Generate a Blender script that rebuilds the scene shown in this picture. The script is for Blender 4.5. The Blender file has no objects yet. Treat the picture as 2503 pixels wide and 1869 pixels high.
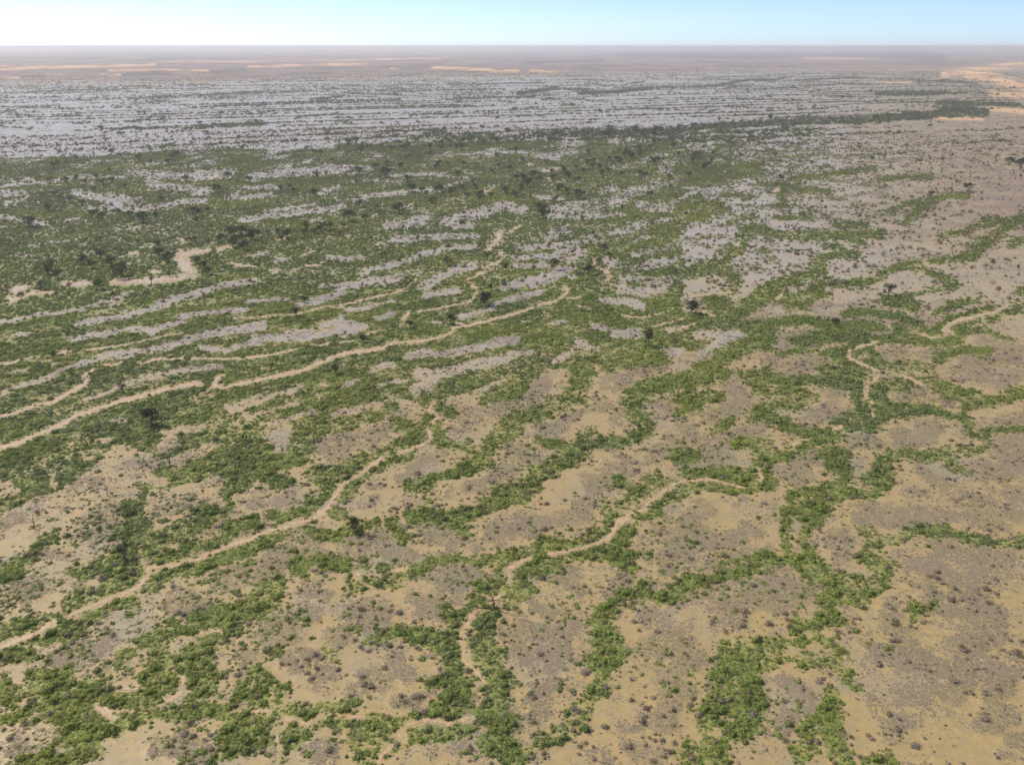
import bpy, bmesh, math, random
import numpy as np
from mathutils import Vector, Matrix
R = math.radians
random.seed(7); RNG = np.random.default_rng(7)
scene = bpy.context.scene
COL = scene.collection

# ------------------------------------------------------------------ camera, world, sun, exposure
H = 120.0                       # height of the aircraft window above the plain (m)
FPX, CX, CY = 2211.0, 1251.5, 934.5   # focal length and centre in photograph pixels (2503 x 1869)
PITCH = math.atan((CY - 113.0) / FPX)
cam_d = bpy.data.cameras.new('camera'); cam = bpy.data.objects.new('camera', cam_d); COL.objects.link(cam)
cam_d.sensor_fit = 'HORIZONTAL'; cam_d.sensor_width = 36.0; cam_d.lens = 36.0 * FPX / 2503.0
cam_d.clip_start = 0.5; cam_d.clip_end = 400000.0
cam.location = (0, 0, H); cam.rotation_euler = (math.pi / 2 - PITCH, 0, 0)
scene.camera = cam

SUN_EL, SUN_AZ = R(50), R(-56)         # sun to the left and ahead: shadows fall right and towards the viewer
world = bpy.data.worlds.new('World'); scene.world = world; world.use_nodes = True
wn = world.node_tree.nodes; wl = world.node_tree.links
bg = wn['Background']; sky = wn.new('ShaderNodeTexSky'); sky.sky_type = 'NISHITA'; sky.sun_disc = False
sky.sun_elevation = SUN_EL; sky.sun_rotation = SUN_AZ
sky.altitude = 2800; sky.air_density = 0.58; sky.dust_density = 4.4; sky.ozone_density = 2.0
wl.new(sky.outputs[0], bg.inputs[0]); bg.inputs[1].default_value = 0.146
sun_d = bpy.data.lights.new('sun', 'SUN'); sun_d.energy = 3.4; sun_d.angle = R(0.53); sun_d.color = (1.0, 0.95, 0.87)
sun = bpy.data.objects.new('sun', sun_d); COL.objects.link(sun)
sd = Vector((math.sin(SUN_AZ) * math.cos(SUN_EL), math.cos(SUN_AZ) * math.cos(SUN_EL), math.sin(SUN_EL)))
sun.rotation_euler = (-sd).to_track_quat('-Z', 'Y').to_euler(); sun.location = (0, 0, 500)
vs = scene.view_settings; vs.view_transform = 'Standard'; vs.look = 'None'; vs.gamma = 1.0; vs.exposure = 0.32
scene.cycles.volume_bounces = 1
HAZE_DENSITY, HAZE_COLOR, HAZE_ANISO = 9.0e-5, (0.97, 0.95, 0.95), 0.30

# ------------------------------------------------------------------ plain <-> photograph
cp, sp_ = math.cos(PITCH), math.sin(PITCH)
def to_ground(x, y, z=0.0):
    x = np.asarray(x, float); y = np.asarray(y, float)
    a = (x - CX) / FPX; b = (y - CY) / FPX
    dz = -sp_ - b * cp; dy = cp - b * sp_
    t = (z - H) / dz
    return a * t, dy * t
def to_px(X, Y, Z=0.0):
    X = np.asarray(X, float); Y = np.asarray(Y, float)
    d = Y * cp - (Z - H) * sp_; u = Y * sp_ + (Z - H) * cp
    d = np.maximum(d, 1e-3)
    return CX + FPX * X / d, CY - FPX * u / d
def mpp(x, y):                   # metres per photograph pixel at a ground point
    X, Y = to_ground(x, y); return (Y * cp + H * sp_) / FPX

# lattice noise
_T = np.random.default_rng(3).random((256, 256)) * 2 - 1
def vnoise(x, y):
    xi = np.floor(x).astype(np.int64); yi = np.floor(y).astype(np.int64)
    fx = x - xi; fy = y - yi; fx = fx * fx * (3 - 2 * fx); fy = fy * fy * (3 - 2 * fy)
    a = _T[xi & 255, yi & 255]; b = _T[(xi + 1) & 255, yi & 255]; c = _T[xi & 255, (yi + 1) & 255]; d = _T[(xi + 1) & 255, (yi + 1) & 255]
    return (a * (1 - fx) + b * fx) * (1 - fy) + (c * (1 - fx) + d * fx) * fy
def fbm(x, y, o=4):
    s = 0; a = 0.55
    for k in range(o): s = s + a * vnoise(x * 2 ** k + 17.3 * k, y * 2 ** k + 9.1 * k); a *= 0.5
    return s
def sstep(a, b, x):
    t = np.clip((x - a) / (b - a), 0, 1); return t * t * (3 - 2 * t)

# ------------------------------------------------------------------ survey of the plain
# every line: survey sheet, half width, then points along the feature; sheets give origin and scale
SHEET = dict(T=(0, 0, .3796), U=(830, 0, .3796), V=(1663, 0, .3796), A=(0, 400, .3796), B=(830, 400, .3796), C=(1663, 400, .3796),
             D=(0, 800, .2905), E=(620, 800, .2905), F=(1240, 800, .2905), G=(1863, 800, .2905),
             H=(0, 1240, .3807), I=(620, 1240, .3807), J=(1240, 1240, .3807), K=(1863, 1240, .3807), Z=(0, 0, 1.1315))
def parse(txt):
    out = []
    for ln in txt.strip().splitlines():
        w = ln.split()
        if not w: continue
        ox, oy, s = SHEET[w[0]]
        for part in ' '.join(w[1:]).split(';'):
            p = part.split()
            if not p: continue
            hw = float(p[0]) * s
            out.append((hw, [(ox + float(q.split(',')[0]) * s, oy + float(q.split(',')[1]) * s) for q in p[1:]]))
    return out
CHANNELS = '''
D 24 0,1008 130,985 250,930 330,895 430,855 520,815 570,780 650,735 760,705 880,665 1000,625 1160,585 1300,545 1450,505 1600,480 1690,470
D 20 1790,495 1900,500 2000,480 2130,450 2203,440; 20 1790,490 1830,430 1880,405
E 20 0,447 150,425 300,390 430,360 500,320 600,280 700,240 830,210 950,200 1060,180 1180,130; 12 1180,130 1300,122 1450,112 1600,70 1690,25
B 10 720,1062 830,1040 950,1015 1080,980 1200,945 1300,905 1400,880 1450,845 1475,815 1440,795
D 16 0,745 120,720 260,670 330,645 440,635; 20 440,635 500,595 560,560 640,520 710,485 740,440; 14 690,425 740,385 790,355; 9 880,310 950,325 1030,290; 10 1150,300 1230,300 1310,265 1450,270 1550,255; 9 1600,262 1780,265 1900,268 2050,260 2203,240
E 9 0,245 100,240 250,210 400,170; 8 470,150 560,155 650,130; 7 720,130 850,115; 9 940,65 1030,30
D 8 0,310 120,295 170,260; 6 190,262 330,245; 9 490,215 600,200; 8 700,190 860,175 1000,155 1130,130 1280,100; 6 1280,100 1400,70 1530,45
A 5 1480,1000 1640,990 1800,975 1900,970 2000,945 2100,920 2213,930
B 7 0,915 100,890 250,855 370,830 430,800 480,760 505,720; 6 430,705 475,715
B 10 1165,400 1130,420 1100,438; 33 1040,452 1015,480 1000,505; 20 1000,505 975,535 955,562; 10 1030,570 1065,598 1020,638 950,655; 8 950,655 945,690 915,707 860,725 820,748 855,787 885,805 880,840 850,880; 7 850,880 780,900 700,920 600,940 500,955; 15 450,962 420,985 405,1003
A 9 1490,535 1400,550; 16 1340,556 1250,567 1165,588; 40 1162,592 1185,640 1230,685 1225,705; 18 1200,718 1130,740 1000,750 860,755 720,762; 15 580,765 500,775 415,770; 9 270,760 230,770; 20 160,790 110,805 90,830; 10 330,825 200,835 100,870 40,860; 14 60,880 100,875
A 6 1480,640 1560,655; 8 1560,655 1640,665; 7 1730,690 1760,690; 15 1765,700 1790,690; 6 1880,690 1960,660 2040,655 2075,640; 9 1945,600 1980,575; 5 1980,575 2030,560; 6 820,580 880,570; 8 975,697 1030,695; 8 1355,97 1400,74; 12 1160,490 1205,490; 5 1780,490 1830,485
B 10 905,187 970,172; 9 405,280 470,262; 8 210,350 235,330; 6 240,520 265,540; 7 1280,55 1360,45; 9 1340,95 1355,105; 8 5,405 30,405; 6 1210,1 1250,8; 5 1205,1055 1215,1050
C 13 605,185 635,160; 6 140,950 210,985; 6 0,1060 100,1030; 6 0,880 20,860; 5 20,860 100,850 240,835 325,825; 6 205,770 230,800 300,805; 6 355,540 390,490; 6 150,625 165,655; 7 620,870 655,840
B 8 1635,620 1650,670; 6 1650,670 1710,690; 9 1710,690 1755,725 1720,750; 5 1460,870 1560,860; 5 1520,910 1590,925 1620,950; 5 1800,985 1880,985 1960,990 2050,970 2150,935; 7 750,1025 800,1035; 6 2020,1050 2213,1000
C 9 2213,895 2130,905; 13 2120,908 2080,930 1990,965 1890,990; 14 1890,990 1800,1005 1730,1040 1690,1065 1710,1090
G 16 1540,15 1590,45; 9 1500,75 1420,85 1330,60 1290,40; 10 970,125 950,125 880,150; 15 880,150 790,175 730,200 715,240 760,275 830,310; 11 830,310 900,330 960,370; 22 985,400 950,440 920,470; 14 900,490 860,540 880,590; 8 880,590 930,640 900,660; 12 920,690 940,760
G 16 600,855 680,825; 24 250,985 300,965; 9 400,930 330,960; 12 1180,400 1290,460 1370,490
E 16 1520,630 1480,700 1540,760 1500,800; 24 1475,870 1490,940; 15 1440,980 1330,1020 1210,1060; 18 1090,1100 1000,1160 900,1230 800,1290 720,1340; 26 720,1340 700,1400 640,1480; 32 640,1480 560,1560 500,1610; 16 500,1620 280,1645
I 22 480,0 420,60; 14 420,60 330,90 200,125 80,155 0,185
H 17 1681,165 1600,205 1500,235 1380,285 1250,340; 16 1250,340 1100,375 960,390 940,450; 17 940,450 880,510 790,560 680,600 560,650 430,700; 34 330,745 250,800; 24 240,805 120,850 0,905
F 16 920,1625 1060,1560; 34 1160,1500 1190,1470; 20 1190,1470 1290,1400 1370,1340; 13 1370,1340 1450,1300 1600,1290 1750,1280 1850,1320 2000,1350; 18 2100,1320 2140,1270 2110,1200
J 13 900,10 830,30; 24 790,75 710,95 680,160; 17 680,160 620,210 500,260; 11 500,260 380,285 250,300; 22 130,325 30,380 0,395
I 20 1640,400 1640,470; 13 1590,560 1530,600; 20 1440,660 1400,700 1350,770; 15 1350,770 1320,850 1350,900; 16 1350,900 1350,980 1400,1020 1450,1080 1480,1130; 10 1480,1130 1450,1180 1460,1250 1400,1280; 24 1390,1350 1260,1385 1150,1360 1080,1370; 20 1080,1370 980,1400; 34 930,1450 950,1480; 15 880,1520 830,1590 790,1650
I 14 0,1310 100,1310; 20 200,1350 280,1380 380,1390; 13 400,1350 450,1330; 15 600,1340 700,1350; 12 150,1460 160,1550; 24 650,430 690,430; 18 900,400 970,395
H 14 1420,800 1350,790; 16 1280,810 1340,795; 22 620,1280 700,1340 720,1360; 26 150,1260 170,1240; 18 1160,1080 1180,1140; 26 1050,1250 1180,1180; 12 740,1170 900,1160
'''
GREEN = '''
F 75 1100,900 1150,850 1090,760 1060,650 1060,580; 62 1050,570 1130,540 1250,500 1400,460 1550,430 1680,380; 50 1750,300 1850,230 2000,170 2203,120; 45 1480,710 1550,650 1680,590; 30 1680,590 1840,580; 55 1500,600 1530,560
F 60 -20,830 150,750 330,680 480,620 580,570; 80 600,560 620,450 650,390; 55 580,330 650,270 800,220 950,200 1150,200 1290,250; 45 850,330 1000,290 1150,260
E 62 2203,850 2090,900; 60 1970,1060 1950,1120; 48 1860,1180 1700,1220 1560,1260 1440,1320 1290,1340; 50 2040,870 1990,990
F 32 1180,900 1050,950 850,955 680,960; 62 660,960 600,1050 520,1130; 68 420,1190 280,1260; 72 230,1340 100,1420 0,1440; 40 300,970 450,1010 500,1050; 45 650,880 700,870
E 75 2203,1430 2050,1440; 48 2000,1500 1850,1540 1700,1560 1500,1560; 36 1400,1560 1300,1570
F 38 1430,1090 1490,1150; 50 1460,1200 1520,1250 1650,1280 1780,1250 1880,1270 2020,1270; 45 1530,1080 1580,1110; 40 1430,1360 1550,1330 1700,1330 1880,1370 2050,1360 2160,1340; 40 1230,1290 1330,1290; 40 880,1310 960,1330; 50 1040,1390 1140,1380 1200,1360; 55 1250,1510 1350,1450 1420,1420; 55 1060,1600 1180,1560 1240,1500; 45 800,1540 880,1570 950,1570; 45 950,1480 1080,1450; 42 2060,1060 2100,1160 2050,1200; 55 2150,1130 2190,1300; 35 1890,980 2050,980 2203,990; 30 1760,840 1830,800 1900,770; 50 2203,690 2120,740; 50 1820,400 1720,330 1600,360
F 60 2203,400 2050,420; 40 1970,390 2100,450
G 45 0,90 60,50 0,20; 55 330,120 500,80 700,60 850,110 750,170; 38 950,110 1100,100 1300,110 1500,120 1640,110 1700,40; 40 1500,20 1450,45; 45 1150,30 1200,60; 50 860,20 700,20
G 20 120,230 300,195 450,195 550,220; 45 600,220 680,200 650,270 750,320 850,370 850,430; 38 800,200 900,180 940,250 900,290 1000,330 1100,340 1250,330 1400,330; 30 1480,270 1560,230 1650,180 1750,200 1900,210; 18 1700,40 1900,30 2000,80 2100,110
G 48 500,380 560,360 640,390 550,420; 40 0,440 200,460 400,440 600,450 700,490 800,470; 45 0,530 150,540 250,560 330,590 390,620 300,660 150,670 0,690; 38 200,780 240,850 350,900 500,910 600,880; 28 0,740 180,770
G 55 800,400 820,550 830,640 850,720 760,790 650,830; 50 620,880 500,920 400,960 300,1010; 40 200,1080 100,1120 60,1200 20,1260 100,1310; 50 950,590 1000,680 1100,700 1250,700; 34 1250,700 1400,700 1550,730 1680,760 1720,680 1850,640 2000,610 2203,570; 50 960,500 1050,470 1150,450 1200,490; 45 1350,420 1450,470 1550,540 1700,580 1850,600; 26 2100,540 2203,530
G 48 880,690 1000,770 870,830; 35 1700,780 1750,880 1870,920 1900,990 1850,1030 1700,1050; 42 1560,1060 1400,1090 1200,1070 1050,1110 960,1160; 50 1050,1210 920,1240 1050,1330 950,1400 870,1400 760,1410; 18 1850,870 2000,870 2203,870; 34 1550,1130 1650,1200 1750,1210
G 45 550,1050 650,1090 600,1180 700,1250 620,1330 540,1340; 50 720,1390 600,1450 480,1490 380,1560 320,1600 400,1652; 45 20,1010 40,1060; 28 200,1480 300,1400 450,1380
K 40 240,0 270,100 270,180 310,300 380,400 450,450; 46 480,470 560,480 640,510 600,580 500,560 430,610 470,680 400,720 310,780; 30 160,20 130,150 150,250
K 42 650,150 720,230 650,290 700,350 770,400 750,480 650,530; 34 700,210 850,210 1000,170 1180,150; 18 1180,150 1350,190 1500,220 1681,240; 26 1640,210 1681,200; 25 960,640 990,700; 16 1065,610 1060,660
K 26 0,360 100,330 220,320 260,390 330,440 450,480; 32 0,870 100,840 220,860; 30 0,1000 100,960 230,940 330,990 430,1010 500,1060; 30 230,720 210,780; 36 340,870 450,910 480,980 540,1080 600,1130 630,1170; 26 350,780 420,740 550,730
K 42 440,1190 430,1250 380,1330 320,1390 280,1430 320,1490 240,1570 200,1620; 42 400,1300 460,1380 490,1480 430,1560 480,1600 540,1600; 42 720,1600 800,1630
J 42 1681,870 1600,900 1520,930 1450,970 1390,930; 50 1390,1000 1410,1080 1440,1150 1400,1220 1340,1290 1310,1370 1250,1420; 40 1560,1010 1680,990; 62 1540,1060 1570,1150 1500,1270 1560,1330 1470,1420; 52 1300,1500 1400,1540 1380,1600 1250,1640 1150,1560; 30 1620,1200 1650,1300
J 34 560,650 640,650 700,570 850,540 1050,560 1180,490 1300,480 1450,440 1600,370 1681,330; 60 620,680 610,800 690,870 690,950 640,1000 570,1020 600,1100 560,1200 500,1270 450,1380; 50 420,1430 250,1480 150,1570 80,1640 0,1640; 22 1040,490 1180,470; 20 1350,380 1450,350 1600,300 1681,290; 30 510,750 550,780
J 46 0,1350 30,1500 60,1570; 45 0,610 80,560 150,540 60,490; 38 40,470 100,420 200,390 330,350 450,310 560,310 680,300; 42 600,280 680,330 760,340; 36 190,290 260,250 400,230 490,220 580,160; 40 640,90 660,30 620,0; 42 720,200 760,150 830,60 900,40 960,10; 34 0,310 100,310; 26 880,470 900,500
I 38 870,100 920,180 955,210; 40 1000,60 1130,80 1280,70 1400,40; 22 1260,100 1370,160; 30 780,120 700,130 560,180 420,190 370,180; 30 0,250 70,220 150,190
I 36 270,370 330,390 420,330 500,350 580,390 620,500; 25 600,500 700,500 770,470 880,490 980,500; 30 670,380 710,380; 34 830,410 980,430 1050,420 1100,380 1150,340 1200,330; 26 1200,340 1300,330 1420,340 1550,300 1650,310; 34 1580,350 1600,420
I 42 1650,520 1570,510 1480,530; 26 1390,600 1430,600; 60 1490,690 1420,760 1480,800 1430,880; 60 1450,930 1540,970 1520,1050 1560,1120 1600,1200 1560,1260 1480,1320 1550,1380 1600,1480 1640,1580; 34 1390,640 1320,700 1230,700; 42 1290,750 1240,830 1210,890 1130,870 1020,830; 32 950,800 880,830 830,840 780,870; 55 1250,940 1300,1030 1330,1100 1370,1170 1360,1240 1290,1230; 45 1330,1320 1240,1330 1200,1300; 36 1130,1140 1220,1120; 36 750,1400 850,1380 950,1370 1050,1340 1180,1310; 58 740,1430 810,1480 720,1560 740,1620; 52 850,1570 950,1510 1040,1460 1120,1440 1250,1460 1350,1420; 36 850,1600 800,1640; 48 1490,1500 1600,1520; 20 1350,1590 1420,1590; 24 100,920 180,910 100,950; 25 480,930 510,980
I 60 0,1060 80,1100 130,1150 50,1200; 34 0,1280 150,1270 300,1300 350,1350 250,1310; 30 400,1290 560,1280 650,1280; 34 430,1390 500,1370; 38 0,1400 100,1450 200,1490 330,1430 250,1430; 30 560,1420 640,1400; 30 30,660 90,630; 30 170,470 120,590 70,500
H 48 850,50 900,80 800,180 850,250 900,170; 40 1000,200 1080,170 1200,130 1320,60; 28 1420,20 1470,10; 48 830,310 790,290; 34 470,400 550,400 620,370; 48 740,370 850,400 720,460; 32 1550,600 1620,570 1681,540; 38 1681,650 1550,670 1400,700 1310,740 1230,760; 40 1150,790 1000,840 930,860; 44 1060,930 1040,1000 1020,1080 950,1130; 44 1330,830 1350,900 1250,960 1150,1010; 24 1420,810 1510,760; 52 1250,1100 1300,1160 1330,1080; 24 770,950 850,940; 34 960,310 1040,340 1140,320; 30 1210,260 1300,250 1440,230; 32 1500,140 1600,140 1640,120
H 34 1150,420 1280,400 1400,320; 32 1430,310 1560,280 1681,240; 36 950,500 1060,450 1000,530; 34 690,520 830,490 890,475; 30 440,570 560,550 640,570; 30 480,630 570,610; 34 560,690 650,650 760,600; 34 760,600 870,620 850,690; 40 390,750 500,770 400,850; 40 290,810 350,850 220,860
H 58 0,1200 100,1240 200,1220 300,1250 400,1270 520,1260; 40 350,1130 450,1100 240,1120; 46 550,1170 650,1180 750,1220 900,1240 950,1180 1090,1100; 52 350,1330 480,1380 560,1400 620,1350; 46 750,1370 850,1360 950,1320 1080,1350 1200,1330 1300,1300 1400,1290; 38 0,1350 150,1320; 42 430,1500 560,1450 700,1430; 42 600,1560 500,1600 400,1640 200,1640; 38 1500,1180 1600,1150 1681,1130; 65 1500,1420 1600,1450 1681,1400; 36 1440,1560 1490,1520; 24 1350,1590 1370,1590; 44 0,960 100,950 200,960; 48 0,800 100,740 200,740; 28 280,700 360,690; 38 0,440 60,420 100,350; 28 90,310 170,330 280,230 350,200; 30 1500,1340 1600,1310; 26 420,660 450,660
E 55 400,900 500,860 650,820 800,850; 55 420,1000 480,980 420,1080 300,1100 150,1120 50,1180 0,1200; 42 800,800 1000,740 1100,720 1180,650; 46 1450,590 1550,640 1640,700; 50 1350,920 1400,850 1450,780; 42 1560,830 1560,920; 38 880,1100 1050,1050 1200,1010 1280,1010; 34 830,1180 870,1220; 38 2150,570 2030,570 1950,620; 42 100,1250 250,1320 200,1300; 38 520,1200 640,1220 780,1180; 42 500,1250 560,1300 650,1370 560,1420; 40 780,1330 850,1300 920,1260; 42 760,1440 850,1400; 38 1000,1220 1100,1150 1250,1090 1330,1060; 36 650,1550 800,1600 850,1640; 42 450,1480 550,1500; 36 150,1580 250,1600 350,1560 430,1540; 36 1160,1010 1370,990; 44 0,1150 100,1080; 34 1620,960 1750,980 1850,1010; 34 1250,780 1300,830 1230,850
C 38 0,50 200,90 450,30 500,30; 33 0,280 120,240 250,290 150,320 0,370; 30 650,170 650,260; 16 530,130 700,150 950,180; 9 250,210 500,210; 14 700,100 900,80 1100,50 1250,30; 11 1270,110 1450,90 1620,90
C 24 1450,370 1530,310 1620,240; 14 1640,225 1750,210 1860,205; 11 1320,310 1420,280; 14 1450,260 1560,250; 16 1000,400 1100,390 1200,400; 12 600,350 800,350 830,310; 9 300,380 500,340
C 36 300,600 370,560 400,490 460,430 540,420; 24 540,430 640,460 800,470 1000,470 1200,455 1310,455; 14 1090,500 1200,510; 18 930,540 1020,530; 26 860,640 950,600 1040,580 1140,580; 28 860,640 920,690 830,720 700,750 600,790 500,830; 36 230,650 280,610; 36 80,700 250,680 360,740 330,830 200,890 400,930 500,900; 36 500,850 600,860 700,860 800,900 700,920; 30 500,830 400,960; 30 0,720 150,660
C 22 800,830 950,770 1100,760 1200,770 1290,720 1400,670 1530,650; 20 1530,660 1620,700 1720,760 1760,790; 15 1760,790 1650,810 1500,840 1430,860; 22 850,840 930,850; 18 1630,630 1800,620; 34 1840,600 1900,580 1930,520; 30 1950,520 2050,460 2110,400 2213,350; 20 1950,360 2100,380; 13 1650,470 1780,450 1900,410 2000,400; 22 2130,520 2213,490
C 32 1330,890 1450,890 1510,930; 24 1080,965 1200,950 1400,980 1550,1050; 26 1600,1090 1750,1060 1900,1010; 20 1720,1000 1850,980 2000,920; 26 2080,960 2213,910; 20 1650,950 1750,910 1920,880; 14 2150,830 2213,810; 26 0,1010 200,1010 400,1050 600,1030 800,1010 1000,1045 1200,1040 1300,1060; 20 0,960 150,990 350,1000; 30 250,940 350,980; 24 2000,1000 2100,960
'''
BASE = [  # closed outlines of the country that is green unless an open patch is surveyed in it
 ('Z', '-200,348 250,335 450,318 600,325 760,320 900,296 1050,286 1200,290 1300,276 1500,275 1800,264 2000,243 2120,238 2120,250 1950,262 1800,284 1620,306 1580,330 1600,360 1540,400 1476,420 1476,695 1700,700 1640,740 1560,765 1420,750 1400,790 1320,800 1300,780 1240,800 1180,800 1150,830 1120,870 1100,860 1000,850 930,870 880,860 800,870 740,890 720,920 700,950 640,970 600,1000 560,1030 540,1060 500,1080 480,1090 470,1040 380,1050 330,1060 300,1110 260,1120 270,1060 340,1010 350,985 260,960 200,1010 130,1060 60,1090 -200,1160')]
OPEN = '''
A 32 860,60 1050,75 1250,85 1480,70; 26 950,120 1100,150 1350,180 1250,190; 20 1450,220 1600,220 1750,200; 32 490,190 650,220 900,240 700,250; 18 550,290 700,280 850,300 1050,270 1180,245 1330,240; 24 0,190 170,195; 18 30,255 150,240; 18 0,340 130,370 300,390; 12 0,150 300,120 500,80 800,90; 16 660,330 740,320; 11 430,365 540,350; 32 1620,90 1800,60 2000,50 2200,30; 20 1550,160 1800,150; 18 2060,190 2180,150; 13 1700,310 1850,290 2040,260; 20 1550,370 1700,340 2000,310 2213,280; 13 2000,370 2050,360; 10 740,430 900,410 1060,390; 7 170,540 350,510 480,495; 9 480,600 570,580; 13 100,680 180,660 220,670; 8 800,650 880,650; 8 320,640 380,630; 10 80,600 220,600
A 16 0,1015 200,980 400,960 550,930 700,890 860,840; 26 500,1030 700,1000 850,965 1000,930 1100,870 1250,850; 22 1250,840 1450,780 1650,750; 16 1590,890 1750,880 1880,880; 20 1140,990 1300,970 1450,950 1600,940; 20 950,1090 1100,1040 1200,1000; 20 1300,1090 1500,1060 1700,1030; 26 1930,910 2050,880 2213,830; 22 2060,790 2213,790; 16 2100,600 2213,610; 13 1590,600 1720,580; 10 1760,620 1840,610; 28 2060,1050 2213,1000; 11 550,1100 700,1080 900,1070; 9 100,1095 200,1085; 20 1850,1090 2000,1080; 12 1390,600 1430,580
B 18 0,15 190,30; 12 160,110 240,105; 14 330,80 600,65 730,85; 11 700,130 800,125; 18 140,215 300,200 420,190 550,170 680,185; 11 80,240 180,230; 30 300,400 420,390 560,340; 20 500,400 540,380; 36 680,380 780,340 900,320 1050,270 1180,300; 22 860,400 700,400; 22 340,490 500,480 750,470 900,470; 16 1260,215 1440,225; 46 1380,310 1500,290 1650,270 1800,250; 40 1800,220 1900,180 2040,150; 26 1680,180 1780,160; 18 1420,350 1800,330; 32 1940,270 2100,290 2213,240; 24 2100,130 2213,110; 24 2070,30 2213,20; 13 2050,370 2213,350; 20 0,60 60,20
B 28 1340,480 1420,440 1480,420; 32 1570,490 1700,470 1850,430 1960,390; 22 1150,550 1300,530 1500,520 1560,500; 26 1400,570 1550,560 1500,620 1300,600 1130,610; 20 1120,660 1300,660 1500,680; 14 1900,500 2000,470; 22 150,700 280,670 400,640 550,580 700,540 860,535; 32 0,800 150,770 280,750 400,730; 32 540,790 620,750 720,700 870,650; 20 530,850 650,840 760,820; 18 0,620 150,605; 16 50,945 200,920 330,880; 40 0,1040 150,1050 0,1090; 22 230,1000 350,960; 9 380,1040 440,1040; 32 1050,800 1150,770 1280,740 1450,700 1500,720; 22 1000,920 1050,880 1150,860 1300,830; 18 760,990 860,965 1000,940; 22 1240,790 1400,750; 9 700,950 640,960
B 22 1880,590 2000,570 2130,530 2213,490; 32 1720,620 1900,680 2050,640 2150,620; 32 1820,740 2000,760 2213,740; 32 1800,810 1950,830 2100,800; 28 1700,880 1850,890 1950,920; 8 540,1025 620,1020; 10 1170,1020 1220,1015; 12 1380,1030 1450,1010; 20 1640,1040 1800,1080 1940,1080; 20 2100,1080 2213,1040
D 32 30,560 150,510 300,460 450,400 530,360 620,320 720,280 850,250 1000,230 1150,210 1300,190 1450,140 1600,100 1800,60 2000,20 2203,10; 13 120,380 250,350; 22 560,110 700,90 870,70 1000,50; 22 1050,20 1300,20; 26 730,600 850,560 1000,500 1150,450 1300,400 1500,370 1700,345 1850,330; 30 1700,170 1900,190 2100,140 2203,120; 18 150,50 250,50
D 50 2150,600 2000,680 1930,680; 34 2080,750 2110,760; 45 1400,900 1550,850 1680,840; 40 1450,950 1330,1000; 42 1400,1130 1550,1090 1680,1040 1850,980; 50 1050,1230 1200,1250 1350,1300; 65 880,1290 1000,1370 1150,1380; 55 300,1480 500,1450 700,1430 900,1420; 42 0,1610 150,1580 400,1540 650,1500 800,1550 900,1600; 55 0,1350 100,1320; 26 450,1250 470,1350; 20 820,970 950,960; 22 740,1100 780,1100; 13 340,1120 370,1120; 50 1700,1380 1800,1300 1850,1330; 36 1580,1420 1650,1400; 46 1350,1570 1500,1500 1650,1480 1800,1400; 45 2150,1400 2203,1350; 45 1700,1560 1950,1540 2203,1500; 26 1100,1640 1500,1620; 22 980,800 1080,795; 20 600,1000 620,980; 16 640,910 740,930
E 42 0,90 200,100 450,80 700,30 850,10; 22 0,640 150,590 300,540 370,490; 18 0,735 150,690 370,640; 32 90,820 250,790 400,750 530,710; 70 250,870 190,950 220,1050; 36 120,960 140,970; 26 580,780 700,750 830,690 950,650; 32 1000,360 1080,320 1150,320; 20 740,495 830,470 900,440; 22 1070,500 1180,455 1270,440; 18 550,490 575,490; 16 545,560 560,600; 46 1300,240 1450,220 1600,230 1750,190 1900,180 2050,120 2203,110; 60 1400,400 1500,440 1450,530 1370,510; 42 1550,380 1700,350 1850,310 2000,290 2203,250; 28 1900,540 2050,480 2100,450; 60 1200,700 1300,670; 16 840,310 720,330
F 28 0,110 60,110; 28 0,250 100,230 180,215; 36 430,270 560,220 600,110 650,170 750,180; 22 740,10 900,20; 36 900,60 1000,70 1100,60; 26 800,270 900,250 1040,230; 36 1330,200 1450,200; 48 1620,60 1800,60 1950,60 1750,130 1640,230
'''
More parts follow.
